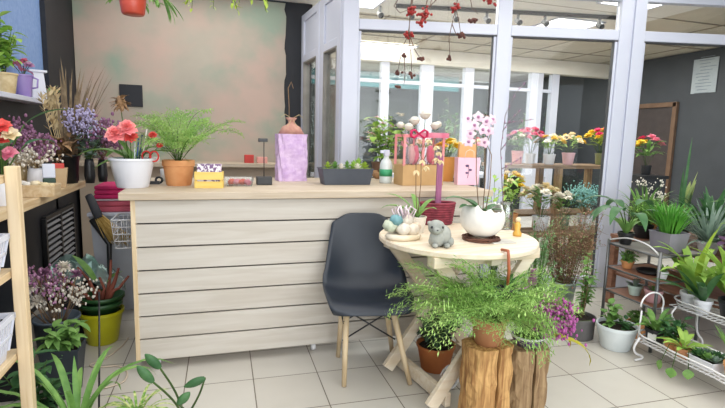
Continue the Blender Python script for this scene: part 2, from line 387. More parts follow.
for s0, s1 in ((.03, mid-.03), (mid+.03, wl-.02)):
    wbox(mb, s0+.09, s0+.102, .8, wz0, .065); wbox(mb, s1-.102, s1-.09, .8, wz0, .065); wbox(mb, s0+.1, s1-.1, wz0-.012, wz0, .065)
mb.build('gasket', mat('grey_bead', (150, 146, 140), None), w3, False)
struct('wall_back_pier', MB().box((B1.x-.03, YB+.0, 1.3), (.02, .1, 2.6)), M['black']) if False else None

# ------------------------------------------------------------------ hall behind the glass
XR = 6.65; HZ = 2.6
struct('ceiling_hall', MB().box((3.85, 6.9, HZ+.06), (5.8, 6.9, .1)), M['beige'])
struct('wall_hall_right', MB().box((XR+.06, 6.6, 1.3), (.12, 7.6, 2.6)), M['hallgrey'])
struct('wall_hall_far', MB().box((3.9, 10.4, 1.3), (5.8, .12, 2.6)), mat('far_green_grey', (86, 98, 86), (66, 78, 68), rough=.8, scale=2))
struct('wall_hall_left', MB().box((.98, 7.9, 1.3), (.1, 5.1, 2.6)), M['beige'])
struct('trim_2', MB().box((3.82, 7.1, 2.49), (5.6, .16, .22)), mat('hall_bulkhead', (244, 240, 230), (240, 235, 224), rough=.8))
# ceiling panel joints
mb = MB()
for x in (1.9, 2.8, 3.7, 4.6, 5.5, 6.3): mb.box((x, 5.4, HZ+.006), (.012, 3.2, .010))
for y in (4.3, 5.4, 6.4): mb.box((3.8, y, HZ+.004), (5.6, .012, .010))
struct('trim_3', mb, mat('joint_grey', (150, 140, 122), None))
# far white storefront
mb = MB(); FY = 7.1
for p0, p1 in ((380, 388), (420, 432), (463, 472), (496, 502), (529, 541), (550, 557)):
    a = P(p0, 90, y=FY).x; b = P(p1, 90, y=FY).x; mb.box(((a+b)/2, FY, 1.19), (b-a, .1, 2.38))
x0 = 1.05; x1 = P(557, 90, y=FY).x
mb.box(((x0+x1)/2, FY, .05), (x1-x0, .08, .1)); mb.box(((x0+x1)/2, FY, .7), (x1-x0, .08, .06)); mb.box(((x0+x1)/2, FY, 2.1), (x1-x0, .06, .05))
w4 = struct('window_4', mb, M['pvc'], bevel=.004)
MB().box(((x0+x1)/2, FY, 1.2), (x1-x0, .008, 2.3)).build('pane', M['glass'], w4, False)
# what shows beyond it
lump('teal_fascia', 'teal sign board high behind the far storefront glass', 'sign board', MB().box((0, 0, 0), (3.6, .08, .30)), mat('teal_board', (70, 140, 146), (58, 124, 132), rough=.5), (3.2, 9.6, 2.42), smooth=False, bevel=.004)
for k, (x, w, h, c, lab) in enumerate(((2.6, .9, 1.3, (96, 104, 112), 'grey display cabinet behind the far storefront, nearest the corner post'), (4.1, .8, 1.55, (76, 84, 80), 'dark green-grey display cabinet behind the middle of the far storefront'), (5.5, .9, 1.25, (84, 88, 92), 'dark grey display cabinet behind the right end of the far storefront'))):
    t = thing('display_cabinet', lab, 'cabinet', (x, 8.8, 0))
    mm = mat('cabinet_paint_%d' % k, c, None, rough=.5)
    mb = MB()
    for sx in (-1, 1): mb.box((sx*(w/2-.02), 0, h/2), (.04, .4, h))
    mb.box((0, .19, h/2), (w, .02, h)); mb.box((0, 0, h-.02), (w, .4, .04)); mb.box((0, 0, .05), (w, .4, .1))
    mb.build('carcass', mm, t, False, .004)
    for q in (.35, .65): MB().box((0, 0, h*q), (w-.08, .36, .025)).build('shelf', mm, t, False, .002)
# lights and track
def ceiling_light(px, py, lab, sx=.6, sy=.6):
    p = P(px, py, z=HZ); t = thing('ceiling_light', lab, 'ceiling light', (p.x, p.y, HZ))
    mb = MB()
    for q in (-1, 1): mb.box((q*sx/2, 0, -.008), (.02, sy+.02, .016)); mb.box((0, q*sy/2, -.008), (sx, .02, .016))
    mb.build('frame', M['pvc'], t, False)
    MB().box((0, 0, -.006), (sx-.02, sy-.02, .008)).build('diffuser', emit('lit_diffuser', (255, 252, 245), 4.5), t, False)
ceiling_light(564, 25, 'square lit ceiling panel in the hall, left of the double post')
ceiling_light(360, 0, 'lit ceiling panel in the hall at upper left beside the white corner post', .42, .42)
ceiling_light(636, 1, 'lit ceiling panel in the hall at the top edge behind the double post', .6, .3)
ceiling_light(384, 46, 'added glowing panel before the far storefront, standing in for a reflection on the bulkhead', .9, .45)  # added glowing panel in place of a bright reflection on the bulkhead
a = P(396, 9, z=HZ-.05); b = P(640, 22, z=HZ-.05)
t = thing('track_light', 'black ceiling track with small spotlights across the hall ceiling', 'track light', (a.x, a.y, HZ))
d = b-a
MB().beam((0, 0, -.02), (d.x, d.y, -.02), .035, .035).build('rail', M['blackplastic'], t, False, .003)
for px in (381, 410, 453, 484, 515, 542, 598):
    k = (px-396)/(640-396); q = d*k
    mb = MB().tube([(q.x, q.y, -.03), (q.x, q.y, -.10)], .016, n=8).tube([(q.x, q.y-.04, -.13), (q.x, q.y+.03, -.09)], .03, .024, n=10)
    mb.build('spotlight', M['blackplastic'], t, False)
# paper notice
a = P(694, 60, x=XR-.02); b = P(715, 92, x=XR-.02)
t = thing('paper_notice', 'white paper notice in a clear sleeve on the dark hall wall at right', 'notice', (XR-.012, (a.y+b.y)/2, (a.z+b.z)/2))
MB().box((0, 0, 0), (.006, abs(a.y-b.y), abs(a.z-b.z))).build('sheet', mat('notice_paper', (176, 186, 192), (168, 178, 186), rough=.5), t, False)
rng = random.Random(3); mb = MB()
for i in range(12): mb.box((-.004, rng.uniform(-.04, .04), .26-i*.045), (.002, abs(a.y-b.y)*rng.uniform(.4, .7), .008))
mb.build('print', mat('notice_print', (130, 140, 148), None), t, False)
a = P(673, 95, x=XR-.05)
t = thing('picture_frame', 'tall brown wooden frame leaning on the dark hall wall', 'frame', (XR-.03, a.y, 0))
mb = MB()
for yy in (-.05, 1.0): mb.box((0, yy, .95), (.05, .07, 1.9))
for zz in (.04, 1.87): mb.box((0, .475, zz), (.05, 1.1, .07))
mb.build('frame', mat('brown_frame', (120, 92, 70), (104, 78, 58), rough=.6), t, False, .004)
MB().box((.012, .475, .95), (.012, 1.0, 1.78)).build('backing', mat('brown_grey_board', (70, 60, 58), (60, 52, 50), rough=.7), t, False)
# ------------------------------------------------------------------ counter
CY, CZ = 2.66, .955
CX0, CX1 = -.40, 1.60
t = thing('shop_counter', 'long shop counter faced with whitewashed horizontal boards under a pale wooden top', 'counter', ((CX0+CX1)/2, CY+.4, 0))
hw = (CX1-CX0)/2
for i in range(7):
    z0 = .06+i*(.86/7)
    MB().box((0, -.39, z0+.0575), (2*hw, .02, .86/7-.008)).build('front_board', M['board'], t, False, .002)
MB().box((0, .02, CZ-.019), (2*hw+.10, .90, .038)).build('worktop', M['worktop'], t, False, .003)
ins = mat('counter_side', (198, 172, 134), (180, 152, 112), rough=.7)
MB().box((-hw+.012, .0, .49), (.024, .76, .86)).build('side_panel', M['pine'], t, False)
MB().box((hw-.012, .0, .49), (.024, .76, .86)).build('side_panel', M['pine'], t, False)
MB().box((0, -.372, .49), (2*hw-.05, .012, .86)).build('backing', mat('dark_gap', (40, 32, 26), None), t, False)
MB().box((-hw+.010, -.392, .49), (.022, .026, .862)).build('corner_post', M['pinez'], t, False, .002)
for x in (-hw+.10, -.05, hw-.12):
    mb = MB().tube([(x-.012, -.34, .028), (x+.012, -.34, .028)], .027, n=14).box((x, -.33, .05), (.04, .05, .02))
    mb.build('caster', M['wire'], t)
rng = random.Random(2)
# ------------------------------------------------------------------ round table
TC = Vector((1.190, 2.212, 0)); TZ = .77; TA = math.atan(.15)
t = thing('round_table', 'round pale wooden table on crossed plank legs in front of the counter', 'table', TC, TA)
mb = MB().lathe([(0, TZ-.030), (.393, TZ-.030), (.399, TZ-.024), (.399, TZ-.006), (.393, TZ), (0, TZ)], n=56)
mb.build('tabletop', M['tabletop'], t, True).modifiers.new('e', 'EDGE_SPLIT').split_angle = .6
for y in (-.23, .19):
    sg = 1 if y < 0 else -1
    MB().beam((-.285, y-.018, .028), (.27, y-.018, TZ-.05), .065, .026, (1, 0, 0)).build('leg', M['tabletop'], t, False, .003)
    MB().beam((.285, y+.012, .028), (-.27, y+.012, TZ-.05), .065, .026, (1, 0, 0)).build('leg', M['tabletop'], t, False, .003)
    MB().box((0, y-.005, TZ-.055), (.62, .06, .05)).build('apron', M['tabletop'], t, False, .003)
for x in (-.195, .195):
    MB().box((x, -.02, .05), (.03, .48, .07)).build('stretcher', M['tabletop'], t, False, .003)
MB().box((0, 0, TZ-.055), (.06, .62, .05)).build('apron', M['tabletop'], t, False, .003)

# ------------------------------------------------------------------ black shell chair
CH = Vector((.765, 2.375, 0)); CR = math.atan2(-.06, .34)
t = thing('shell_chair', 'black moulded plastic shell chair with pale wooden legs beside the round table', 'chair', CH, CR)
prof = [(-.235, .405), (-.215, .432), (-.16, .442), (-.06, .430), (.04, .424), (.11, .440), (.165, .490), (.19, .56), (.21, .64), (.228, .72), (.238, .79), (.242, .835)]
hwid = [.185, .205, .218, .225, .228, .228, .222, .21, .198, .185, .172, .135]
rise = [.0, .012, .028, .04, .05, .065, .07, .055, .035, .02, .01, .0]
def cat_(a, u):
    i = min(int(u), len(a)-2); f = u-i; p0 = a[max(i-1, 0)]; p1 = a[i]; p2 = a[i+1]; p3 = a[min(i+2, len(a)-1)]
    return .5*((2*p1)+(-p0+p2)*f+(2*p0-5*p1+4*p2-p3)*f*f+(-p0+3*p1-3*p2+p3)*f**3)
ys = [p[0] for p in prof]; zs = [p[1] for p in prof]; mb = MB(); NU, NV = 44, 18; vs = []
for i in range(NU+1):
    u = (len(prof)-1)*i/NU; y = cat_(ys, u); z = cat_(zs, u); w = cat_(hwid, u); r = cat_(rise, u)
    ty = cat_(ys, min(u+.05, len(prof)-1))-cat_(ys, max(u-.05, 0)); tz = cat_(zs, min(u+.05, len(prof)-1))-cat_(zs, max(u-.05, 0)); l = math.hypot(ty, tz); ny, nz = -tz/l, ty/l
    for j in range(NV+1):
        q = -1+2*j/NV; k = abs(q)**2.6
        drop = .045*abs(q)**5 if u > len(prof)-2.2 else 0
        fr = .03*abs(q)**4 if u < 1 else 0
        vs.append((q*w, y+ny*r*k+fr*(1-u), z+nz*r*k-drop*(u-(len(prof)-2.2))/1.2))
fs = [(i*(NV+1)+j, i*(NV+1)+j+1, (i+1)*(NV+1)+j+1, (i+1)*(NV+1)+j) for i in range(NU) for j in range(NV)]
mb.add(vs, fs); mb.build('shell', mat('matte_black_plastic', (38, 46, 58), (34, 41, 52), rough=.42, scale=4), t, True, solid=.007)
R3 = Matrix.Rotation(-CR, 3, 'Z')
for px, py, tx, ty in ((344, 387, -.115, -.115), (338, 357, -.115, .09), (410, 385, .115, -.115), (405, 357, .115, .09)):
    f = R3 @ (P(px, py, z=0)-CH)
    if (px, py) == (405, 357): f = Vector((.185, .165, 0))
    MB().tube([(tx, ty, .415), (f.x, f.y, .004)], .017, .012, 10).build('leg', M['pinez'], t)
mb = MB()
for a, b in (((-.13, -.13, .34), (.14, .10, .40)), ((.13, -.13, .34), (-.14, .10, .40)), ((-.13, -.13, .33), (-.13, .11, .33)), ((.13, -.13, .33), (.13, .11, .33)), ((-.13, .1, .33), (.13, .1, .33)), ((-.135, -.13, .24), (.12, -.13, .40)), ((.135, -.13, .24), (-.12, -.13, .40)), ((-.12, -.11, .41), (.12, -.11, .41)), ((-.12, .09, .41), (.12, .09, .41))):
    mb.tube([a, b], .004, n=6)
mb.build('wire_brace', M['blackplastic'], t)

# ------------------------------------------------------------------ left rack and long shelf
rx = P(14.5, 200, y=1.80); RX, RY = rx.x, 1.80
zt = P(14, 166, y=RY).z; zA = P(13, 270, y=RY).z; zB = P(14, 352, y=RY).z
t = thing('wooden_rack', 'pale wooden open rack in the left foreground holding white baskets', 'rack', (RX-.18, RY-.3, 0))
for x in (.18, -.18):
    for y in (.3, -.3): MB().box((x, y, zt/2), (.036, .036, zt)).build('post', M['pinez'], t, False, .003)
for zz in (zA, zB, .14, zt-.03):
    MB().box((-.0, 0, zz-.012), (.32, .66, .024)).build('shelf', M['piney'], t, False, .002)
SX0, SX1, SZ = XL, -.80, .93
t = thing('wall_worktop', 'long pale wooden worktop along the left wall, crowded with dried bunches', 'worktop', ((SX0+SX1)/2+.005, 2.72, 0))
MB().box((0, 0, SZ-.02), (.385, 1.72, .04)).build('top', M['piney'], t, False, .003)
for y in (-.80, -.2): MB().box((.0, y, (SZ-.04)/2), (.30, .04, SZ-.04)).build('support', M['black'], t, False, .003)

# ------------------------------------------------------------------ plant building blocks
def pot_lathe(mb, r0, r1, h, rim=.012, rimh=.02, t=.006):
    mb.lathe([(0, 0), (r0*.94, 0), (r0, .006), (r1-rim*.4, h-rimh), (r1+rim*.3, h-rimh+.002), (r1+rim*.3, h), (r1-t, h), (r1-t-.004, h-.03), (r0*.9, .012), (0, .012)], n=28)
def add_pot(t, m, r0, r1, h, rim=.012, rimh=.02, soil=True, label=None):
    mb = MB(); pot_lathe(mb, r0, r1, h, rim, rimh); o = mb.build('pot', m, t)
    o.modifiers.new('e', 'EDGE_SPLIT').split_angle = .7
    if soil: MB().lathe([(0, h-.018), ((r1-.012)*.6, h-.016), (r1-.011, h-.020), (r1-.012, h-.03), (0, h-.03)], n=20).build('soil', M['soil'], t)
    return o
def stems_leaves(rng, t, base, R, H, n, leafL, leafW, lm, sm=None, shape='oval', droop=.8, r=.003, up=.5, nst=None, per=6, name='foliage', zlo=.15, fold=.2):
    # bushy crown: nst arching stems, each with `per` leaves
    ms = MB(); ml = MB(); base = Vector(base); nst = nst or max(4, n//per)
    for i in range(nst):
        az = rng.uniform(0, 2*PI); rr = R*math.sqrt(rng.random()); hh = H*(1-.35*(rr/R)**2)*rng.uniform(.75, 1.05)
        end = base+Vector((rr*math.cos(az), rr*math.sin(az), hh)); m1 = base*.55+end*.45+Vector((0, 0, hh*.12)); st = base+Vector((rng.uniform(-1, 1)*R*.12, rng.uniform(-1, 1)*R*.12, -.01))
        pts = [st.lerp(m1, q/4).lerp(m1.lerp(end, q/4), q/4) for q in range(5)]
        ms.tube(pts, r, r*.5, 5)
        for k in range(per):
            q = zlo+(1-zlo)*(k+rng.random())/per; p = st.lerp(m1, q).lerp(m1.lerp(end, q), q)
            ml.leaf(p, rng.uniform(0, 2*PI), rng.uniform(-.1, up+.4), leafL*rng.uniform(.7, 1.15), leafW*rng.uniform(.75, 1.15), droop*rng.uniform(.6, 1.2), shape, fold, 4)
    ms.build('stems', sm or M['stem'], t); return ml.build(name, lm, t)
def blades(rng, t, base, n, L, Wd, lm, el=(.7, 1.45), droop=(.6, 1.8), shape='strap', rad=.02, name='foliage', fold=.25, nseg=8, azr=None):
    mb = MB(); base = Vector(base)
    for i in range(n):
        az = rng.uniform(*azr) if azr else 2*PI*(i+rng.random()*.7)/n; e = rng.uniform(*el)
        mb.leaf(base+Vector((rad*rng.random()*math.cos(az), rad*rng.random()*math.sin(az), 0)), az, e, L*rng.uniform(.65, 1.1), Wd*rng.uniform(.8, 1.15), rng.uniform(*droop), shape, fold, nseg)
    return mb.build(name, lm, t)
def big_leaves(rng, t, base, specs, lm, sm=None, shape='oval', fold=.15, r=.004, name='foliage'):
    # specs: (azimuth, petiole length, petiole elevation, leaf length, leaf width, droop)
    ms = MB(); ml = MB(); base = Vector(base)
    for az, pl, pe, L, Wd, dr in specs:
        h = Vector((math.cos(az), math.sin(az), 0)); pts = []; p = base.copy()
        for k in range(6):
            pts.append(p.copy()); e = pe-.35*k/5*(1 if pe < 1.5 else 0); p = p+(h*math.cos(e)+Vector((0, 0, math.sin(e))))*(pl/5)
        ms.tube(pts, r, r*.7, 6); ml.leaf(pts[-1], az, pe-.5, L, Wd, dr, shape, fold, 8)
    ms.build('stems', sm or M['stem'], t); return ml.build(name, lm, t)
def fern(rng, t, base, n, L, lm, el=(.5, 1.4), droop=(.8, 2.0), nb=16, bl=.09, nl=.014, name='fronds', azr=None, sm=None):
    mb = MB(); ms = MB(); base = Vector(base)
    for i in range(n):
        az = rng.uniform(*azr) if azr else 2*PI*(i+rng.random())/n; e0 = rng.uniform(*el); dr = rng.uniform(*droop); LL = L*rng.uniform(.6, 1.1)
        h = Vector((math.cos(az), math.sin(az), 0)); sd = Vector((-math.sin(az), math.cos(az), 0)); p = base+h*.01; pts = []; K = nb
        for k in range(K+1):
            q = k/K; e = e0-dr*q*q; tg = h*math.cos(e)+Vector((0, 0, math.sin(e))); pts.append(p.copy()); nm = sd.cross(tg)
            if q > .22:
                for sgn in (-1, 1):
                    l = bl*math.sin(PI*min(1, (q-.12)/.95))*rng.uniform(.6, 1.1)+.008; bd = (tg*.6+sd*sgn+nm*rng.uniform(-.35, .35)).normalized()
                    a = p; b = p+bd*l
                    w = sd.cross(bd); 
                    mb.add([a-tg*.0008, a+tg*.0008, b], [(0, 1, 2)])
                    nn = max(3, int(l/.0085))
                    for j in range(nn):
                        c = a+bd*(l*(j+.6)/nn); s2 = 1 if j % 2 else -1
                        mb.tri(c, bd*.7+tg*(.9*s2)+nm*rng.uniform(-.7, .7), nl*rng.uniform(.8, 1.4), nl*.3)
            p = p+tg*(LL/K)
        ms.tube(pts, .0018, .0008, 4)
    ms.build('stems', sm or M['stem'], t); return mb.build(name, lm, t, False)
def spray(rng, t, base, R, H, n, fm, sm, dot=.006, per=8, name='flower_heads', spread=.03, lean=(0, 0)):
    dot *= .62; per = int(per*1.9); spread *= 1.15
    # thin dry stems with clouds of small buds at the tips
    ms = MB(); mf = MB(); base = Vector(base)
    for i in range(n):
        az = rng.uniform(0, 2*PI); rr = R*math.sqrt(rng.random()); end = base+Vector((rr*math.cos(az)+lean[0]*H, rr*math.sin(az)+lean[1]*H, H*rng.uniform(.6, 1.05)))
        m1 = base.lerp(end, .5)+Vector((0, 0, H*.06)); pts = [base.lerp(m1, q/4).lerp(m1.lerp(end, q/4), q/4) for q in range(5)]
        ms.tube(pts, .0016, .0010, 4)
        for k in range(per):
            q = end+Vector((rng.gauss(0, 1), rng.gauss(0, 1), rng.gauss(-.4, 1)))*spread; d = dot*rng.uniform(.6, 1.3)
            mf.ball(q, (d, d, d*1.3), 5, 4); 
            if k % 3 == 0: ms.tube([pts[-2], q], .0009, n=3)
    ms.build('stems', sm, t); o = mf.build(name, fm, t); o['kind'] = 'stuff'; return o
def flower(mb, c, r, rng, petals=6, layers=2, cup=.6):
    # layered flower head
    for l in range(layers):
        k = petals-l
        for i in range(k):
            az = 2*PI*(i+.5*l)/k+rng.uniform(-.2, .2)
            mb.leaf(Vector(c)+Vector((0, 0, .1*r*l)), az, cup+.35*l+rng.uniform(-.15, .15), r*(1.05-.22*l), r*1.0, .5-.3*l, 'oval', .25, 4)
    mb.ball(Vector(c)+Vector((0, 0, r*.25)), r*.25, 6, 5)
def rose(mb, c, r, rng):
    for l, (k, el, s) in enumerate(((6, .15, 1.0), (6, .7, .9), (5, 1.1, .75), (4, 1.4, .6))):
        for i in range(k):
            az = 2*PI*(i+.5*(l % 2))/k+rng.uniform(-.15, .15)
            mb.leaf(Vector(c), az, el, r*s, r*.95, -.5, 'oval', .45, 4)
    mb.ball(Vector(c)+Vector((0, 0, r*.35)), (r*.62, r*.62, r*.55), 9, 6, .08, rng)
def bouquet(rng, t, base, R, H, heads, greens, gm, hr=.03, kind='rose', nm='flower'):
    # heads: list of materials, one flower head each (each head its own part); greens: number of leaves
    base = Vector(base); ms = MB(); ml = MB(); n = len(heads)
    for i, fm in enumerate(heads):
        az = i*2.4+rng.uniform(-.3, .3); rr = R*math.sqrt((i+.4)/n); end = base+Vector((rr*math.cos(az), rr*math.sin(az), H*(1-.35*(rr/R)**2)+rng.uniform(-.01, .01)))
        ms.tube([base, base.lerp(end, .5)+Vector((0, 0, .01)), end], .0022, .0018, 5)
        mb = MB(); (rose if kind == 'rose' else flower)(mb, (0, 0, 0), hr*rng.uniform(.85, 1.15), rng); o = mb.build(nm, fm, t, True, at=end)
        o.rotation_euler = (rng.uniform(-.3, .3)+(end.y-base.y)/max(H, .05)*-.6, (end.x-base.x)/max(H, .05)*.6, 0)
    for i in range(greens):
        az = rng.uniform(0, 2*PI); rr = R*rng.uniform(.3, 1.05)
        ml.leaf(base+Vector((rr*.5*math.cos(az), rr*.5*math.sin(az), H*rng.uniform(.35, .85))), az, rng.uniform(.2, 1.2), hr*rng.uniform(1.6, 2.6), hr*.7, .7, 'oval', .2, 4)
    ms.build('stems', M['stem'], t)
    if greens: ml.build('foliage', gm, t)
# ================================================================== on the counter
M['coralpink'] = mat('coral_pink_petal', (255, 172, 166), (250, 140, 146), rough=.6, scale=14, trans=.2)
rng = random.Random(11)
# white pot of stems and tools
p = P(133, 187, z=CZ); s = S(p)
t = thing('flower_pot', 'white plastic pot at the left end of the counter, holding red blooms, pens and scissors', 'plant pot', p)
add_pot(t, M['whitepot'], 15*s, 21*s, 29*s, .008, .014)
zb = 24*s
ml = MB()
for az, el, L, Wd, dr in ((3.0, .9, 46*s, 12*s, 1.4), (.1, .95, 52*s, 9*s, 1.7), (2.4, 1.0, 40*s, 11*s, 1.6), (3.4, .5, 30*s, 12*s, 1.2), (.6, 1.2, 44*s, 8*s, 1.8), (2.9, 1.3, 40*s, 9*s, .8)):
    ml.leaf((rng.uniform(-.02, .02), 0, zb), az, el, L*1.2, Wd*1.45, dr, 'oval', .2, 8)
ml.build('foliage', M['g_mid'], t)
for dx, dz, mt, r, lab in ((-14, 52, 'coralpink', 10, 'coral pink bloom'), (-3, 58, 'coralpink', 10, 'coral pink bloom'), (0, 50, 'coral', 7, 'coral pink bloom'), (20, 52, 'coral', 4.5, 'small orange-red bloom'), (26, 42, 'coral', 3.5, 'small orange-red bloom')):
    mb = MB(); flower(mb, (0, 0, 0), r*s, rng, 9, 4, .2); o = mb.build('bloom', M[mt], t, at=(dx*s, -.01, dz*s)); o.rotation_euler = (.75, 0, 0)
ms = MB()
for dx, dz in ((-14, 54), (-6, 60), (-1, 50), (20, 52), (26, 42), (-8, 76)): ms.tube([(dx*s*.3, 0, zb-.02), (dx*s*.7, 0, (zb+dz*s)/2), (dx*s, -.005, dz*s)], .0025, n=5)
ms.build('stems', M['stem'], t)
mb = MB()
for i in range(40):
    a = rng.uniform(0, 6.28); q = rng.uniform(-.6, 1); mb.leaf((-8*s+6*s*.5*math.cos(a)*math.sqrt(1-q*q), 5*s*.5*math.sin(a), 82*s+q*5*s), a, q, 8*s, 3.5*s, .6, 'oval', .2, 3)
mb.ball((-8*s, 0, 82*s), (4.5*s, 4.5*s, 7*s), 8, 6, .15, rng); mb.build('seed_head', M['brown'], t)
for dx, ln, c, nm in ((6, 26, (60, 90, 150), 'pen'), (9, 28, (40, 50, 90), 'pen'), (3, 30, (230, 232, 236), 'pen'), (13, 34, (232, 226, 214), 'pen')):
    MB().tube([(dx*s*.6, .01, zb-.02), (dx*s*1.1, .015, zb+ln*s)], .004, n=8).build(nm, mat('pen_%d' % ln, c, None, rough=.3), t)
mb = MB()
for cx in (14, 21):
    pts = [(cx*s+4.0*s*math.cos(a), -.03, zb+7*s+5*s*math.sin(a)) for a in [k*PI/8 for k in range(17)]]; mb.tube(pts, .0045, n=6)
mb.tube([(15*s, -.02, zb-.02), (17*s, -.03, zb+4*s)], .006); mb.build('scissors', M['red'], t)
# terracotta pot with feathery fern
p = P(179, 185, z=CZ); s = S(p)
t = thing('potted_fern', 'feathery green fern in a terracotta pot on the counter beside the yellow crate', 'plant', p)
add_pot(t, M['terra'], 12*s, 15*s, 25*s, .008, 6*s)
fern(rng, t, (0, 0, 23*s), 26, 70*s, M['g_fern'], (.8, 1.5), (.9, 2.1), nb=15, bl=17*s, nl=3.4*s)
# yellow crate with cards
p = P(209.5, 187.5, z=CZ); s = S(p)
t = thing('small_crate', 'small yellow wooden crate on the counter holding patterned cards', 'crate', p, -.1)
ym = wood('yellow_wood', (236, 206, 116), (224, 190, 96), 0); w, d, h = 26*s, 14*s, 16*s
for z0, z1 in ((0, .42), (.52, 1)):
    mb = MB()
    for y in (-d/2, d/2): mb.box((0, y, h*(z0+z1)/2), (w, .006, h*(z1-z0)))
    for x in (-w/2, w/2): mb.box((x, 0, h*(z0+z1)/2), (.006, d, h*(z1-z0)))
    mb.build('slat_band', ym, t, False, .0015)
mb = MB()
for x in (-1, 1):
    for y in (-1, 1): mb.box((x*(w/2-.006), y*(d/2-.007), h/2), (.012, .008, h))
mb.box((0, 0, .004), (w-.01, d-.01, .006)); mb.build('corner_posts', ym, t, False)
for k in range(4):
    MB().box((rng.uniform(-.004, .004), -d*.3+k*d*.2, h*.85), (w*.86, .003, h*1.25), Matrix.Rotation(-.12, 3, 'X')).build('card', mat('card_%d' % k, ((232, 226, 230), (214, 150, 190), (240, 236, 226), (120, 110, 140))[k], ((120, 90, 130), (240, 230, 236), (90, 80, 100), (230, 220, 230))[k], scale=60, lo=.48, hi=.52), t, False)
# clear tray with pink things
p = P(239, 185.5, z=CZ); s = S(p)
t = thing('clear_tray', 'clear plastic tray of pink odds and ends on the counter right of the yellow crate', 'tray', p)
MB().rbox(24*s, 18*s, 28*s, 22*s, 8*s, .003).build('tray', M['plastic_clear'], t, False)
for k, (dx, c) in enumerate(((-7, 'coral'), (-2, 'pink'), (3, 'coral'), (8, 'pink'))):
    MB().ball((dx*s, rng.uniform(-4, 4)*s, 3.8*s), (4*s, 4*s, 3*s), 8, 6, .2, rng).build('packet', M[c], t)
# black stamp stand with rod
p = P(264, 184.5, z=CZ); s = S(p)
t = thing('receipt_spike', 'black upright spike on a square black base standing on the counter', 'spike', p)
MB().box((0, 0, 4*s), (15*s, 13*s, 8*s)).build('base', M['blackplastic'], t, False, .004)
MB().tube([(0, 0, 8*s), (0, 0, 43*s)], .0028, n=8).build('rod', M['blackplastic'], t)
MB().box((-1*s, 0, 44*s), (9*s, 5*s, 3.5*s)).build('head', M['blackplastic'], t, False, .002)
# purple wrapped bag
p = P(291, 180.5, z=CZ); s = S(p)
t = thing('gift_bag', 'mauve crinkled paper bag tied at the neck with twine, at the back of the counter', 'bag', p, .1)
mb = MB(); vs = []; K = 14; NN = 36
for i in range(K+1):
    q = i/K; z = 46*s*q
    for j in range(NN):
        a = 2*PI*j/NN; c, sn = math.cos(a), math.sin(a); e = .35
        rx_ = 14.5*s*abs(c)**e*(1 if c > 0 else -1); ry_ = 9*s*abs(sn)**e*(1 if sn > 0 else -1)
        k = 1+.05*math.sin(7*a+q*9)+rng.uniform(-.025, .025); vs.append((rx_*k, ry_*k, z))
fs = [(i*NN+j, i*NN+(j+1) % NN, (i+1)*NN+(j+1) % NN, (i+1)*NN+j) for i in range(K) for j in range(NN)]+[tuple(range(NN-1, -1, -1)), tuple(K*NN+j for j in range(NN))]
mb.add(vs, fs); mb.build('body', mat('mauve_paper', (212, 186, 218), (190, 158, 202), rough=.6, scale=26, bump=.5), t, False)
MB().lathe([(0, 46*s), (13*s, 46*s), (9*s, 53*s), (5*s, 55*s), (2.8*s, 57*s), (3.5*s, 59*s), (6*s, 62*s), (0, 60*s)], n=24, sy=.7).build('gathered_neck', mat('kraft_pink_paper', (196, 150, 134), (176, 126, 112), rough=.8, scale=30, bump=.4), t)
mb = MB().tube([(2.9*s*math.cos(a), 2.4*s*math.sin(a), 61*s) for a in [k*PI/6 for k in range(13)]], .003)
for sg in (-1, 1): mb.tube([(0, -2.4*s, 61*s), (sg*7*s, -3*s, 65*s), (sg*11*s, -3*s, 62*s)], .0018, n=5).tube([(0, -2.4*s, 61*s), (sg*4*s, -4*s, 55*s), (sg*7*s, -5*s, 51*s)], .0018, n=5)
mb.build('twine', M['straw'], t)
# thin wire hook pole behind the bag
p = Vector((P(286.5, 176, z=CZ).x-.01, 3.495, CZ)); s = S(p)
lump('wire_hook', 'thin bent wire hook standing up behind the mauve bag', 'hook', MB().tube([(0, 0, 0), (0, 0, 70*s), (-1*s, 0, 88*s), (2*s, 0, 94*s), (4*s, 0, 88*s)], .003, n=6), M['brownstem'], p)
# grey planter of succulents
p = P(345, 184, z=CZ); s = S(p)
t = thing('planter_box', 'dark grey rectangular planter of small succulents near the right of the counter', 'planter', p)
MB().rbox(46*s, 20*s, 52*s, 24*s, 16*s, .004, lip=.006).build('planter', M['greypot'], t, False, .003)
MB().box((0, 0, 14*s), (49*s, 21*s, .006)).build('soil', M['soil'], t, False)
for k, (dx, dy, R, Hh, gm, fw) in enumerate(((-18, 0, 6, 10, 'g_pale', 0), (-10, 2, 7, 9, 'g_mid', 1), (-5, -3, 6, 7, 'whitepetal', 0), (2, 1, 6, 12, 'g_mid', 0), (8, -2, 8, 10, 'g_bright', 0), (14, 2, 9, 14, 'g_bright', 0), (20, -1, 7, 9, 'g_pale', 0), (11, -5, 7, 6, 'whitepetal', 0))):
    mb = MB()
    for l in range(4):
        for i in range(9): mb.leaf((dx*s, dy*s, 14*s+l*Hh*s*.16), 2*PI*(i+.5*l)/9, .15+.35*l, R*s*(1.1-.15*l), R*s*.42, -.3, 'oval', .4, 3)
    mb.build('succulent', M[gm], t)
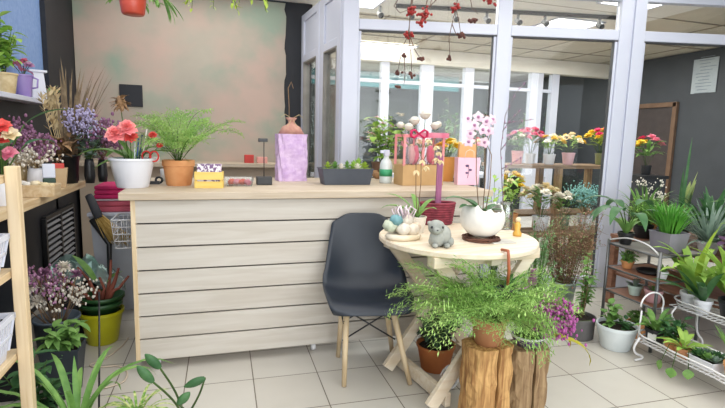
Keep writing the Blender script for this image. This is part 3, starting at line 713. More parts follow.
# spray bottle
p = P(385.5, 183, z=CZ); s = S(p)
t = thing('spray_bottle', 'clear spray bottle with a green label standing on the counter right of the grey planter', 'bottle', p)
MB().lathe([(0, 0), (6*s, 0), (6.3*s, 2*s), (6.3*s, 18*s), (5*s, 22*s), (2.5*s, 25*s), (2.5*s, 27*s), (0, 27*s)], n=20).build('body', mat('milky_plastic', (214, 222, 220), (204, 214, 212), rough=.25), t)
MB().box((0, 0, 30*s), (5*s, 6*s, 6*s)).box((-3*s, 0, 31*s), (7*s, 3*s, 3*s)).build('trigger', M['pvc'], t, False, .003)
MB().lathe([(6.5*s, 7*s), (6.5*s, 14*s)], n=20).build('green_label', mat('green_label', (60, 160, 110), None, rough=.5), t)
# wood bits
for k, (px, py, l, r_) in enumerate(((378, 180, 10, .3), (375, 178.2, 9, -.4))):
    p = P(px, py, z=CZ); s = S(p)
    lump('bark_piece', ('brown bark piece lying on the counter against the grey planter', 'smaller brown bark piece lying behind the other bark by the bottle')[k], 'bark', MB().ball((0, 0, 4.6*s), (l*s*.5, 3*s, 3.6*s), 9, 6, .2, rng), M['brown'], p)
# leafy pink flowering plant at the counter end
p = P(381, 177, z=CZ); s = S(p)
t = thing('flowering_plant', 'leafy plant with small pale pink flowers behind the spray bottle', 'plant', p)
add_pot(t, mat('brown_pot', (120, 92, 70), None), 8*s, 10*s, 15*s, .006, .012)
stems_leaves(rng, t, (0, 0, 14*s), 25*s, 50*s, 120, 13*s, 7*s, M['g_bright'], per=7, nst=17, r=.0025)
mb = MB(); mb2 = MB()
for i in range(34):
    a = rng.uniform(0, 6.28); r_ = 22*s*math.sqrt(rng.random()); c = (r_*math.cos(a), r_*math.sin(a), (38+rng.uniform(-6, 24))*s)
    flower(mb if i % 2 else mb2, c, 3.4*s, rng, 5, 1, .4)
mb.build('pink_flowers', mat('pale_pink', (246, 206, 204), (240, 186, 190), trans=.2), t)['kind'] = 'stuff'; mb2.build('white_flowers', M['whitepetal'], t)['kind'] = 'stuff'
# kraft box of white roses
p = P(418, 184.5, z=CZ); s = S(p)
t = thing('flower_box', 'open kraft flower box with pink film windows and a bow, filled with white roses', 'flower box', p, .05)
km = mat('kraft_card', (196, 160, 112), (184, 148, 100), rough=.8, scale=6)
MB().rbox(44*s, 22*s, 44*s, 22*s, 20*s, .004).build('box', km, t, False, .002)
mb = MB()
for x in (-21, -1, 21):
    for y in (-10.5, 10.5): mb.box((x*s, y*s, 34*s), (2.5*s, 1*s, 30*s))
for y in (-10.5, 10.5): mb.box((0, y*s, 48*s), (44*s, 1.2*s, 3*s))
mb.build('frame', mat('rose_card', (226, 150, 150), (214, 132, 136), rough=.7), t, False, .001)
MB().box((-11*s, -10.4*s, 34*s), (18*s, .002, 27*s)).box((11*s, -10.4*s, 34*s), (18*s, .002, 27*s)).build('film', glassmat('pink_film', (1, .86, .88), .12, .1), t, False)
mb = MB()
for a in range(2):
    for sg in (-1, 1):
        pts = [(-7*s, -11.5*s, 50*s)]+[(-7*s+sg*9*s*math.sin(k*PI/5), -11.5*s-a*2*s, 50*s+4*s*math.sin(k*2*PI/5)) for k in range(1, 5)]+[(-7*s, -11.5*s, 50*s)]; mb.tube(pts, .006, n=6)
mb.build('bow', M['hotpink'], t)
MB().box((8*s, -11.2*s, 49*s), (36*s, 1*s, 5*s)).build('ribbon', M['pink'], t, False, .001)
for dx, dy, dz, r_ in ((-14, -3, 54, 7), (-5, 3, 60, 8), (6, 2, 66, 8.5), (15, -2, 56, 7), (-20, 3, 56, 6), (21, 3, 58, 6)):
    mb = MB(); rose(mb, (0, 0, 0), r_*s, rng); mb.build('rose', M['whitepetal'], t, at=(dx*s, dy*s, dz*s))
ms = MB()
for dx, dy, dz in ((-14, -3, 54), (-5, 3, 60), (6, 2, 66), (15, -2, 56), (-20, 3, 56), (21, 3, 58)): ms.tube([(dx*s*.4, 0, .01), (dx*s, dy*s, dz*s)], .0025, n=5)
ms.build('stems', M['stem'], t)
for dx, gm in ((-10, 'whitepetal'), (-6, 'pink'), (10, 'pink')):
    mb = MB().ball((dx*s, -4*s, 30*s), (4*s, 3*s, 9*s), 8, 6, .15, rng); mb.build('sweet_packet', M[gm], t)
# yellow flowers in an orange pot
p = P(446, 181, z=CZ); s = S(p)
t = thing('flower_pot', 'orange card pot of small yellow flowers right of the rose box', 'plant pot', p)
add_pot(t, mat('orange_card', (228, 164, 90), (218, 150, 76), rough=.7), 7*s, 9*s, 24*s, .004, .01)
bouquet(rng, t, (0, 0, 20*s), 11*s, 19*s, [M['yellow']]*11, 14, M['g_bright'], 4.2*s, 'flower')
# pink gift bag
p = P(466, 184.5, z=CZ); s = S(p)
t = thing('gift_bag', 'flat pale pink paper gift bag with dark brush marks near the counter end', 'bag', p, -.12)
MB().rbox(22*s, 10*s, 23*s, 10*s, 27*s, .002).build('bag', mat('pale_pink_paper', (244, 200, 216), (238, 188, 208), rough=.6, scale=5), t, False, .001)
mb = MB()
for x in (-5, 5): mb.tube([(x*s, -5*s, 26*s), (x*s*.8, -6*s, 33*s), (0, -6*s, 35*s)], .0018, n=5)
mb.build('handle', M['whitepetal'], t)
mb = MB().tube([(-1*s, -5.2*s, 7*s), (0, -5.4*s, 13*s), (-.5*s, -5.5*s, 20*s)], .0016, n=5).ball((-2*s, -5.4*s, 19*s), (2*s, .0015, 1.2*s), 7, 5).ball((1.4*s, -5.4*s, 15*s), (1.8*s, .0015, 1.1*s), 7, 5).ball((-2*s, -5.3*s, 12*s), (1.6*s, .0015, 1*s), 7, 5)
mb.build('print', mat('dark_violet_ink', (90, 70, 110), None), t, False)
MB().box((0, 2*s, 33*s), (18*s, 4*s, 14*s)).build('orange_packet', mat('orange_packet', (236, 180, 120), None), t, False, .003)
# odds on the back ledge
LZ = wz
for k, (px, w, h, c, nm, lab, cat) in enumerate(((249, 9, 8, (204, 60, 52), 'small_box', 'small red box on the back ledge near the white wing', 'box'), (262, 10, 6, (238, 170, 160), 'small_packet', 'pale pink packet on the back ledge beside the red box', 'packet'), (150, 18, 5, (226, 222, 216), 'paper_stack', 'white paper stack lying on the left of the back ledge', 'paper'))):
    p = P(px, 162, y=YB-.22); s = S(p)
    lump(nm, lab, cat, MB().box((0, 0, h*s/2), (w*s, 8*s, h*s)), mat('ledge_item_%d' % k, c, None, rough=.5), (p.x, p.y, LZ+.0005), smooth=False, bevel=.003)
# items at counter back between pots
for k, (px, py, w, h, c, nm, lab, cat) in enumerate(((157, 184, 10, 8, (36, 38, 44), 'tape_dispenser', 'small black tape dispenser between the white pot and the terracotta pot', 'dispenser'), (164, 181, 7, 12, (236, 236, 238), 'paper_cup', 'small white paper cup tucked behind the black tape dispenser', 'cup'))):
    p = P(px, py, z=CZ); s = S(p)
    mb = MB()
    if k == 0: mb.tube([(w*s*.2+w*s*.3*math.cos(a), 0, h*s*.5+h*s*.35*math.sin(a)) for a in [q*PI/6 for q in range(13)]], h*s*.14, n=8).box((-w*s*.2, 0, h*s*.18), (w*s*.9, h*s*.6, h*s*.36))
    else: mb.lathe([(0, 0), (w*s*.38, 0), (w*s*.5, h*s), (w*s*.45, h*s), (w*s*.34, .003), (0, .003)], n=18)
    lump(nm, lab, cat, mb, mat('counter_item_%d' % k, c, None, rough=.4), p, smooth=bool(k))

# ================================================================== on the round table
rng = random.Random(21)
# egg-shaped bowl with orchid on a twig wreath
p = P(481, 240, z=TZ); s = S(p)
t = thing('twig_wreath', 'flat brown twig wreath lying on the round table under the white bowl', 'wreath', p)
mb = MB()
for k in range(14):
    ph = rng.uniform(0, 6.28); rr = (16+rng.uniform(-3, 4))*s; mb.tube([(rr*math.cos(a+ph)*(1+.04*math.sin(3*a)), rr*math.sin(a+ph), .011+.007*math.sin(2*a+k)) for a in [q*PI/9 for q in range(19)]], .0035, n=5)
mb.build('twigs', mat('dark_twig', (116, 78, 62), (86, 56, 46), rough=.9, scale=30), t)
bz = TZ+.0235; p = Vector((p.x, p.y, bz)); 
t = thing('orchid', 'white orchid with tall bare stems growing in a white eggshell-shaped bowl on the twig wreath', 'plant', p)
mb = MB(); jag = [rng.uniform(-1, 1) for _ in range(48)]
prof_ = [(0, 0), (9*s, 0), (15*s, 3*s), (20*s, 9*s), (22*s, 16*s), (21.6*s, 23*s), (20*s, 28*s), (18.6*s, 28*s), (20*s, 22*s), (20.4*s, 16*s), (18*s, 9*s), (12*s, 4*s), (0, 3*s)]
mb.lathe(prof_, n=48, wob=lambda a, i: (jag[int(a/(2*PI)*48+.5) % 48]*2.2*s+3*s*math.sin(2*a+.6) if i in (6, 7) else 0))
mb.build('bowl', mat('white_stone', (234, 232, 226), (222, 220, 214), rough=.6, scale=12), t)
MB().lathe([(0, 20*s), (14*s, 20.5*s), (20*s, 18*s)], n=20).build('bark', M['brown'], t)
mb = MB()
for k in range(14):
    a = rng.uniform(0, 6.28); r_ = rng.uniform(2, 15)*s; mb.ball((r_*math.cos(a), r_*math.sin(a), 22*s), (5*s, 4*s, 4*s), 7, 5, .25, rng)
mb.build('pebbles', mat('pale_pebble', (200, 184, 158), (168, 146, 120), rough=.9, scale=20), t)
ml = MB()
for az, el, L, Wd, dr in ((2.9, .8, 46*s, 12*s, 1.2), (3.5, .6, 38*s, 11*s, .9), (.2, .7, 28*s, 9*s, 1.1), (-.6, .6, 22*s, 8*s, .9), (2.2, .9, 26*s, 9*s, .8), (4.6, .7, 20*s, 8*s, 1.0)):
    ml.leaf((0, 0, 21*s), az, el, L, Wd, dr, 'strap', .25, 8)
ml.build('leaves', M['g_dark'], t)
st = [[(-4, 0, 22), (-9, 1, 60), (-10, 2, 92), (-15, 0, 112), (-24, -2, 116)], [(0, 0, 22), (2, 2, 55), (0, 3, 85), (6, 0, 108), (2, -3, 117), (-8, -4, 118)], [(3, 0, 22), (7, 1, 50), (6, 0, 80), (-3, 2, 98)]]
ms = MB()
for q in st: ms.tube([(a*s, b*s, c*s) for a, b, c in q], .0028, .0018, 6)
ms.build('stems', M['brownstem'], t)
orm = mat('orchid_petal', (244, 232, 236), (226, 184, 204), rough=.5, scale=8, trans=.2)
for a, b, c in ((-24, -3, 114), (-17, -4, 108), (-20, -3, 100), (-12, -2, 116), (-4, -4, 112), (2, -4, 114), (-8, -5, 104), (-1, -4, 103), (-2, 1, 92), (-22, -4, 92)):
    mb = MB()
    for k in range(5): mb.leaf((0, 0, 0), PI/2+2*PI*k/5, .25, 6*s, 5*s, .4, 'oval', .1, 4)
    mb.m = 1; mb.ball((0, 0, .8*s), (1.6*s, 1.6*s, 1.8*s), 6, 5)
    o = mb.build('flower', [orm, M['mauve']], t, at=(a*s, b*s, c*s)); o.rotation_euler = (1.3+rng.uniform(-.3, .3), rng.uniform(-.5, .5), rng.uniform(-.6, .6))
# bare branch with buds
p = P(505, 229, z=TZ); s = S(p)
t = thing('bare_branch', 'thin bare budding branch standing in a glass vase at the right of the round table', 'branch', p)
MB().lathe([(0, 0), (6*s, 0), (7*s, 3*s), (7*s, 20*s), (5.5*s, 24*s), (6.5*s, 27*s), (6*s, 27*s), (5*s, 24*s), (6.4*s, 20*s), (6.2*s, 3*s), (0, 2*s)], n=20).build('vase', M['plastic_clear'], t)
ms = MB(); mbud = MB()
br = [[(0, 0, 3), (-6, 0, 40), (-10, 1, 78), (-8, 0, 112), (2, 0, 134), (12, 0, 144)], [(-10, 1, 78), (0, 0, 92), (14, -1, 101)], [(-8, 0, 60), (4, 0, 66), (14, 0, 72)], [(-10, 0, 96), (-2, 0, 108), (9, 0, 118)], [(-8, 0, 104), (4, 1, 106), (24, 0, 109)]]
for q in br:
    pts = [Vector((a*s, b*s, c*s)) for a, b, c in q]; ms.tube(pts, .0026, .0014, 5)
    for i in range(len(pts)-1):
        for f in (.35, .8): mbud.ball(pts[i].lerp(pts[i+1], f)+Vector((.003, 0, .002)), (.004, .004, .007), 5, 4)
ms.build('twigs', mat('grey_brown_twig', (120, 104, 110), (98, 82, 90), rough=.8), t); mbud.build('buds', M['mauve'], t)
# grey stone bunny
p = P(438, 246, z=TZ); s = S(p)
sm_ = mat('grey_stone', (172, 174, 166), (142, 146, 140), rough=.9, scale=16, bump=.4)
t = thing('bunny_figurine', 'crouching grey stone bunny figurine at the front of the round table', 'figurine', p, -.25)
mb = MB().ball((3*s, 1*s, 11*s), (10*s, 10*s, 11*s), 16, 12, .02, rng).ball((-2*s, -4*s, 9*s), (8*s, 7*s, 9*s), 14, 10, .02, rng)
for sx in (-1, 1): mb.ball((sx*6*s+1*s, -9*s, 2.5*s), (3.2*s, 4.5*s, 2.5*s), 10, 6).ball((sx*8*s+3*s, 0, 5*s), (5*s, 7*s, 5*s), 10, 8)
mb.build('body', sm_, t)
mb = MB().ball((0, 0, 0), (8*s, 8.5*s, 7.5*s), 16, 12).ball((-.5*s, -7*s, -2*s), (4.5*s, 3.5*s, 3.5*s), 10, 8); h_ = mb.build('head', sm_, t, at=(-4*s, -6*s, 20*s))
for sx in (-1, 1):
    MB().ball((sx*5.5*s, 4*s, 3*s), (2.6*s, 7*s, 2.4*s), 10, 7).build('ear', sm_, h_)
    MB().ball((sx*5.2*s, -6*s, 1*s), (1.3*s, 1.0*s, 1.4*s), 8, 6).build('eye', M['blackplastic'], h_)
MB().ball((-.5*s, -10.2*s, -1.2*s), (1*s, .6*s, .7*s), 6, 5).build('nose', M['darkgrey'], h_)
# shell and ribbon gift basket
p = P(403, 239, z=TZ); s = S(p)
t = thing('gift_basket', 'cream gift basket of shells with pale ribbons at the left edge of the round table', 'basket', p)
mb = MB().lathe([(0, 0), (16*s, 0), (19*s, 3*s), (17*s, 6*s), (0, 5*s)], n=28, sy=.75); mb.build('saucer', mat('cream_ceramic', (236, 226, 206), (222, 206, 176), rough=.4, scale=10), t)
for k, (dx, dy, dz, r_, c) in enumerate(((-14, 0, 14, 8, (206, 214, 190)), (-9, -3, 20, 7, (120, 170, 176)), (-2, -5, 11, 8, (240, 230, 214)), (8, -4, 10, 8, (240, 226, 206)), (13, 0, 12, 6, (232, 210, 186)), (4, 3, 18, 8, (232, 222, 206)), (-5, 4, 12, 8, (214, 206, 190)))):
    mb = MB(); K = 12
    mb.lathe([(0, -r_*s*.8), (r_*s*.6, -r_*s*.6), (r_*s, 0), (r_*s*.7, r_*s*.55), (0, r_*s*.8)], n=18, wob=lambda a, i: .8*s*math.sin(6*a) if 0 < i < 4 else 0)
    mb.build('shell', mat('shell_%d' % k, c, tuple(v*.86 for v in c), rough=.5, scale=22), t, at=(dx*s, dy*s, dz*s))
mb = MB()
for az in range(7):
    a = az*.9; mb.tube([(0, 0, 20*s), (7*s*math.cos(a), 6*s*math.sin(a), 33*s), (13*s*math.cos(a+.3), 9*s*math.sin(a+.3), 30*s), (9*s*math.cos(a+.5), 7*s*math.sin(a+.5), 22*s)], .0045, .003, 6)
mb.build('ribbon', mat('pale_ribbon', (240, 224, 232), (226, 206, 216), rough=.4), t)
# drooping white orchid stem
p = P(417, 232, z=TZ); s = S(p)
t = thing('orchid', 'drooping white-flowered orchid in a small cream pot behind the shell basket', 'plant', p)
add_pot(t, mat('cream_pot', (236, 228, 214), None, rough=.4), 7*s, 9*s, 16*s, .004, .008)
ml = MB()
for az, el, L in ((2.6, 1.0, 44), (2.9, .7, 40), (.4, 1.0, 34), (3.6, .9, 30), (1.5, 1.2, 34), (5.2, .9, 28), (2.3, .55, 46)): ml.leaf((0, 0, 14*s), az, el, L*s, 6*s, 1.1, 'strap', .3, 8)
ml.build('leaves', M['g_mid'], t)
ms = MB(); ms.tube([(a*s, 0, c*s) for a, c in ((0, 14), (2, 50), (1, 80), (6, 92), (14, 92), (20, 84))], .0025, .0018, 6); ms.tube([(a*s, 0, c*s) for a, c in ((0, 14), (-3, 40), (-4, 68), (0, 76), (6, 70))], .0025, .0018, 6); ms.build('stems', M['brownstem'], t)
for a, c in ((20, 80), (15, 86), (22, 72), (8, 92), (6, 66), (2, 72), (17, 74), (-4, 62)):
    mb = MB()
    for k in range(5): mb.leaf((0, 0, 0), 2*PI*k/5, -.5, 6.5*s, 3.2*s, .6, 'oval', .2, 4)
    o = mb.build('flower', M['cream'], t, at=(a*s, -2*s, c*s)); o.rotation_euler = (rng.uniform(-.4, .4), rng.uniform(-.4, .4), 0)
# mauve upright board and berry wicker basket
p = P(437, 224, z=TZ); s = S(p)
t = thing('wicker_basket', 'dark red wicker basket behind the bunny on the round table', 'basket', p)
mb = MB()
for k in range(9):
    z = (2+k*2.4)*s; r_ = (15+k*.35)*s; mb.tube([(r_*math.cos(a)*(1+.03*(-1)**q), r_*.6*math.sin(a)*(1+.03*(-1)**q), z) for q, a in enumerate([q*PI/12 for q in range(25)])], 1.3*s, n=6)
mb.lathe([(0, 0), (15*s, 0), (15*s, 2*s), (0, 2*s)], n=24, sy=.6); mb.build('weave', mat('wine_wicker', (150, 60, 76), (116, 40, 56), rough=.7, scale=30), t)
p2 = p+Vector((0, 0, 2.2*s))
lump('plant_stake', 'flat mauve wooden stake standing upright in the dark red wicker basket', 'stake', MB().box((0, 0, 33*s), (6*s, 2*s, 66*s)).box((0, 0, 1*s), (12*s, 8*s, 2*s)), mat('mauve_wood', (160, 96, 132), (142, 80, 116), rough=.6, stretch=(10, 10, 1)), p2, smooth=False, bevel=.002)
# small glass dish and yellow figure
p = P(500, 242, z=TZ); s = S(p)
lump('slate_coaster', 'small pale slate coaster at the right front of the round table', 'coaster', MB().box((0, 0, .003), (26*s, 18*s, .006)), mat('pale_slate', (206, 204, 196), (184, 182, 176), scale=12), p, smooth=False, bevel=.001)
p = P(517, 236, z=TZ); s = S(p)
t = thing('small_figurine', 'tiny yellow upright figurine near the right edge of the round table', 'figurine', p)
MB().lathe([(0, 0), (4*s, 0), (4.5*s, 3*s), (2.5*s, 6*s), (3.4*s, 11*s), (2*s, 14*s), (0, 15*s)], n=16).build('body', mat('ochre_ceramic', (220, 176, 84), (204, 156, 66), rough=.4), t)
MB().ball((0, 0, 16.5*s), 2.6*s, 10, 8).build('head', M['cream'], t)
# ================================================================== left wall worktop
rng = random.Random(31)
def on(px, py, z, y=None): 
    p = P(px, py, z=z+.0006); return p, S(p)
# black bucket of dried stems
p, s = on(73, 181, SZ); p.x = max(p.x, XL+.14); p.y = min(p.y, 3.42)
def bucket(t, m, r0, r1, h, hoop=True):
    mb = MB(); mb.lathe([(0, 0), (r0, 0), (r1, h-.012), (r1+.005, h-.012), (r1+.005, h), (r1-.004, h), (r0-.004, .006), (0, .006)], n=28); mb.build('bucket', m, t)
t = thing('dried_bunch', 'black bucket of dried wheat, lavender statice and brown stems on the long worktop', 'dried flowers', p)
bucket(t, M['blackplastic'], 9*s, 11*s, 27*s)
spray(rng, t, (4*s, 0, 20*s), 8*s, 48*s, 26, M['lavender'], M['brownstem'], 1.5*s, 11, 'lavender_heads', 4.2*s, (.22, .0))
mb = MB(); ms = MB()
for i in range(9):
    a = rng.uniform(0, 6.28); q = Vector((-8*s+rng.uniform(-6, 4)*s, rng.uniform(-4, 4)*s, 0)); pts = [(q.x*.3, q.y*.3, 20*s), (q.x*.8, q.y, 50*s), (q.x*1.1, q.y*1.2, 72*s), (q.x*1.1+rng.uniform(-7, 5)*s, q.y*1.2-2*s, (86+rng.uniform(-8, 8))*s)]
    ms.tube(pts, .002, .0015, 5)
    a_ = Vector(pts[2]); b_ = Vector(pts[3])
    for k in range(26):
        c = Vector(pts[1]).lerp(a_, k/13) if k < 13 else a_.lerp(b_, (k-13)/13)
        mb.tri(c, (rng.uniform(-1, 1), rng.uniform(-1, 1), .8), 7*s, 2.2*s)
mb.build('wheat_ears', M['straw'], t, False); ms.build('wheat_stalks', M['straw'], t)
stems_leaves(rng, t, (-6*s, -3*s, 22*s), 22*s, 28*s, 90, 13*s, 5*s, M['brown'], M['brownstem'], per=8, nst=12, name='brown_leaves')
# tall dry grass leaning behind
p = Vector((-.87, 3.53, SZ)); s = S(p)
t = thing('dried_grass', 'sheaf of tall dry grass standing behind the lavender bunch', 'dried grass', p)
mb = MB()
for i in range(44):
    az = rng.uniform(-1.6, 1.0); mb.leaf((rng.uniform(-.02, .02), rng.uniform(-.02, .02), 0), az, rng.uniform(1.25, 1.56), rng.uniform(80, 122)*s, 2.6*s, rng.uniform(.05, .35), 'strap', .3, 6)
mb.build('blades', mat('dull_dry_grass', (150, 132, 104), (116, 98, 76), rough=.9, scale=20), t)
mb = MB().tube([(.028*math.cos(a), .028*math.sin(a), 24*s) for a in [q*PI/6 for q in range(13)]], .006); mb.build('tie', M['straw'], t)
# eucalyptus and purple bunch by the counter
def vase_bunch(name, lab, cat, px, py, y, pm_, r, h, fn):
    p = P(px, py, z=SZ) if y is None else Vector((P(px, py, y=y).x, y, SZ)); s = S(p)
    t = thing(name, lab, cat, p); mb = MB(); mb.lathe([(0, 0), (r*s*.8, 0), (r*s, h*s*.3), (r*s*.9, h*s*.8), (r*s*.75, h*s), (r*s*.65, h*s), (r*s*.8, h*s*.3), (0, .004)], n=20); mb.build('vase', pm_, t); fn(t, s, h*s*.85); return t
vase_bunch('dried_bunch', 'grey-green eucalyptus leaves in a narrow dark bottle beside the black bucket', 'dried flowers', 90, 178, 3.42, M['blackplastic'], 5, 24,
    lambda t, s, z: stems_leaves(rng, t, (0, 0, z), 15*s, 38*s, 70, 9*s, 7*s, M['g_grey'], per=8, nst=11, name='leaves'))
vase_bunch('dried_bunch', 'plum-purple feathery dried flowers in a dark bottle at the very end of the long worktop', 'dried flowers', 103, 180, 3.50, M['blackplastic'], 4.5, 22,
    lambda t, s, z: (spray(rng, t, (0, 0, z), 13*s, 36*s, 26, M['purple'], M['brownstem'], 2.1*s, 10, 'flower_heads', 4.5*s, (.1, 0)), stems_leaves(rng, t, (0, 0, z), 14*s, 30*s, 40, 9*s, 3*s, M['mauve'], M['brownstem'], per=6, nst=8)))
# mid worktop clutter
vase_bunch('dried_bunch', 'small mauve and white dried bunch in a white pot beside the shell tray', 'dried flowers', 38, 186, None, M['whitepot'], 9, 18,
    lambda t, s, z: (spray(rng, t, (0, 0, z), 12*s, 34*s, 18, M['purple'], M['brownstem'], 2*s, 9, 'purple_heads', 4*s), spray(rng, t, (0, 0, z), 15*s, 22*s, 18, M['whitepetal'], M['straw'], 2*s, 8, 'white_heads', 4*s)))
vase_bunch('dried_bunch', 'burgundy dried flower bunch in a straw-coloured wrap behind the tray of shells', 'dried flowers', 19, 184, None, M['straw'], 8, 26,
    lambda t, s, z: (spray(rng, t, (0, 0, z), 10*s, 34*s, 20, M['purple'], M['brownstem'], 2.0*s, 9, 'burgundy_heads', 4.5*s, (.05, 0)), blades(rng, t, (0, 0, z*.4), 16, 30*s, 4*s, M['straw'], (1.1, 1.5), (.5, 1.5), rad=.01, name='straw_wrap')))
p, s = on(36, 196, SZ)
t = thing('shell_tray', 'shallow wooden tray of white shells and pebbles on the long worktop', 'tray', p)
MB().rbox(38*s, 22*s, 40*s, 24*s, 12*s, .006).build('tray', M['piney'], t, False, .002)
for k in range(14):
    q = 4.2*s*rng.uniform(.8, 1.2); MB().ball(((-14+28*((k*5) % 14)/13)*s, rng.uniform(-7, 7)*s, 9.5*s+rng.uniform(0, 3)*s), (q, q*.85, q*.7), 8, 6, .12, rng).build('shell', (M['whitepetal'], M['cream'], M['straw'])[k % 3], t)
p, s = on(50, 192, SZ)
t = thing('plant_food_pouch', 'white pouch with a dark green lower half standing beside the shell tray', 'pouch', p, .3)
mb = MB(); mb.box((0, 0, 7*s), (11*s, 6*s, 14*s)); mb.build('lower_half', mat('dark_green_pouch', (40, 72, 56), None, rough=.4), t, False, .004)
MB().box((0, 0, 21.2*s), (11*s, 4*s, 14*s)).build('upper_half', M['pvc'], t, False, .004)
p, s = on(60, 187, SZ); 
t = thing('storage_pot', 'square tan pot with a red lid in front of the black bucket', 'pot', p, .2)
MB().rbox(11*s, 11*s, 15*s, 15*s, 19*s, .004).build('pot', mat('tan_card', (206, 178, 140), (194, 164, 126), rough=.7), t, False, .002)
MB().box((-1*s, 0, 21*s), (11*s, 10*s, 5*s)).build('lid', M['coral'], t, False, .004)
# artificial red flowers with a big leaf close to the rack
p, s = on(4, 205, SZ)
t = thing('artificial_plant', 'plant with pink and cream flowers and one long dark pointed leaf behind the rack', 'plant', p)
add_pot(t, M['whitepot'], 10*s, 13*s, 26*s, .006, .01)
big_leaves(rng, t, (0, 0, 24*s), ((.2, 60*s, 1.35, 52*s, 15*s, .9), (1.6, 40*s, 1.2, 40*s, 14*s, .9), (-1.2, 36*s, 1.2, 36*s, 14*s, 1.0), (.9, 44*s, 1.1, 36*s, 13*s, 1.0), (3.0, 40*s, 1.2, 36*s, 14*s, .9)), M['g_dark'])
for dx, dz, mt in ((2, 64, 'coral'), (9, 52, 'pink'), (-3, 50, 'cream'), (12, 70, 'cream'), (5, 78, 'coral')):
    mb = MB(); flower(mb, (0, 0, 0), 9*s, rng, 7, 2, .3); o = mb.build('flower', M[mt], t, at=(dx*s, -6*s, dz*s)); o.rotation_euler = (.7, 0, 0)
ms = MB()
for dx, dz in ((2, 64), (9, 52), (-3, 50), (12, 70), (5, 78)): ms.tube([(0, 0, 22*s), (dx*s, -6*s, dz*s)], .003, n=5)
ms.build('flower_stems', M['stem'], t)
# on the rack
RZ = zt-.018
p = Vector((RX-.075, RY-.065, RZ)); s = S(p)
t = thing('flower_pot', 'bright yellow pot with trailing leaves on top of the left rack', 'plant pot', p)
add_pot(t, mat('bright_yellow_pot', (214, 206, 40), (200, 190, 30), rough=.4), 10*s, 14*s, 30*s, .008, .012)
stems_leaves(rng, t, (0, 0, 28*s), 18*s, 22*s, 40, 12*s, 6*s, M['g_mid'], per=6, nst=8)
def basket(lab, x, y, z, w, d, h):
    t = thing('plastic_basket', lab, 'basket', (x, y, z))
    mb = MB(); n = 11
    mb.rbox(w*.82, d*.82, w*.86, d*.86, h*.22, .004)
    for zz, k in ((h*.98, 1.0), (h*.55, .92)):
        for sx, sy, dx, dy in ((0, -1, w*k+.012, .012), (0, 1, w*k+.012, .012), (-1, 0, .012, d*k), (1, 0, .012, d*k)): mb.box((sx*w*k/2, sy*d*k/2, zz), (dx, dy, .018 if zz > h*.8 else .01))
    for i in range(n+1):
        f = -1+2*i/n
        for sg in (-1, 1):
            mb.beam((f*w*.43, sg*d*.43, h*.2), (f*w*.5, sg*d*.5, h*.98), .012, .005, (1, 0, 0)); mb.beam((sg*w*.43, f*d*.43, h*.2), (sg*w*.5, f*d*.5, h*.98), .012, .005, (0, 1, 0))
    mb.build('basket', M['pvc'], t, False, .001); return t
b1 = basket('white slatted plastic basket on the upper shelf of the left rack', RX-.125, RY-.155, zA+.0005, .22, .24, .12)
basket('white slatted plastic basket on the lower shelf of the left rack', RX-.125, RY-.155, zB+.0005, .22, .24, .14)
basket('white slatted plastic basket on the bottom shelf of the left rack', RX-.125, RY-.175, .1405, .22, .28, .13)
t = thing('artificial_flowers', 'deep blue artificial flowers lying in the upper white basket of the rack', 'flowers', (RX-.125, RY-.155, zA+.034))
blm = mat('deep_blue_petal', (40, 70, 180), (30, 50, 150), rough=.6, scale=14)
ml = MB()
for i in range(9):
    mb = MB(); flower(mb, (0, 0, 0), .038, rng, 6, 2, .2); o = mb.build('flower', blm, t, at=(rng.uniform(-.05, .09), rng.uniform(-.07, .08), .085+rng.uniform(0, .04))); o.rotation_euler = (rng.uniform(-.6, .6), rng.uniform(-.6, .6), 0)
for i in range(12): ml.leaf((rng.uniform(-.05, .05), rng.uniform(-.1, .1), .0), rng.uniform(0, 6.28), 1.2, .11, .02, .8, 'strap')
ml.build('foliage', M['g_mid'], t)
# ---- window sill
SILL = 1.4555
def sillp(px, x=XL+.05): 
    d = RT*((px-362.5)/FPX) - UP*((80-204)/FPX) + FW; q = CAM+d*(x/d.x); return Vector((x, q.y, SILL))
p = sillp(4); s = S(p)
t = thing('potted_plant', 'bushy bright green plant in a woven pot on the window sill at upper left', 'plant', p)
add_pot(t, M['straw'], 9*s, 12*s, 20*s, .006, .012)
stems_leaves(rng, t, (0, 0, 18*s), 13*s, 58*s, 90, 15*s, 9*s, M['g_bright'], per=8, nst=13, r=.003)
p = sillp(23); s = S(p)
t = thing('potted_flower', 'lilac pot with pink flowers and a handle on the window sill', 'plant pot', p)
add_pot(t, mat('lilac_plastic', (168, 146, 204), (156, 132, 194), rough=.4), 6.5*s, 9*s, 22*s, .006, .012, True)
MB().tube([(8*s, 0, 20*s), (13*s, 0, 18*s), (12*s, 0, 10*s), (7.5*s, 0, 9*s)], .006, n=8).build('handle', MATS['lilac_plastic'], t)
bouquet(rng, t, (0, 0, 19*s), 9*s, 15*s, [M['pink'], M['mauve'], M['pink'], M['whitepetal'], M['pink'], M['mauve']], 8, M['pink'], 5.5*s, 'flower')
p = sillp(38); s = S(p)
t = thing('white_jug', 'white angular vase on the window sill right of the lilac pot', 'vase', p, .4)
MB().rbox(13*s, 13*s, 9*s, 9*s, 27*s, .004).build('body', M['whitepot'], t, False, .003)
MB().box((0, 0, 28*s), (15*s, 12*s, 2.2*s)).build('rim', M['whitepot'], t, False, .002)
p = sillp(47); s = S(p)
t = thing('potted_plant', 'small dark green plant at the right end of the window sill', 'plant', p)
add_pot(t, M['whitepot'], 3.5*s, 4.5*s, 6*s, .003, .006)
blades(rng, t, (0, 0, 5*s), 16, 15*s, 3.4*s, M['g_mid'], (.6, 1.4), (.4, 1.2), rad=.008)

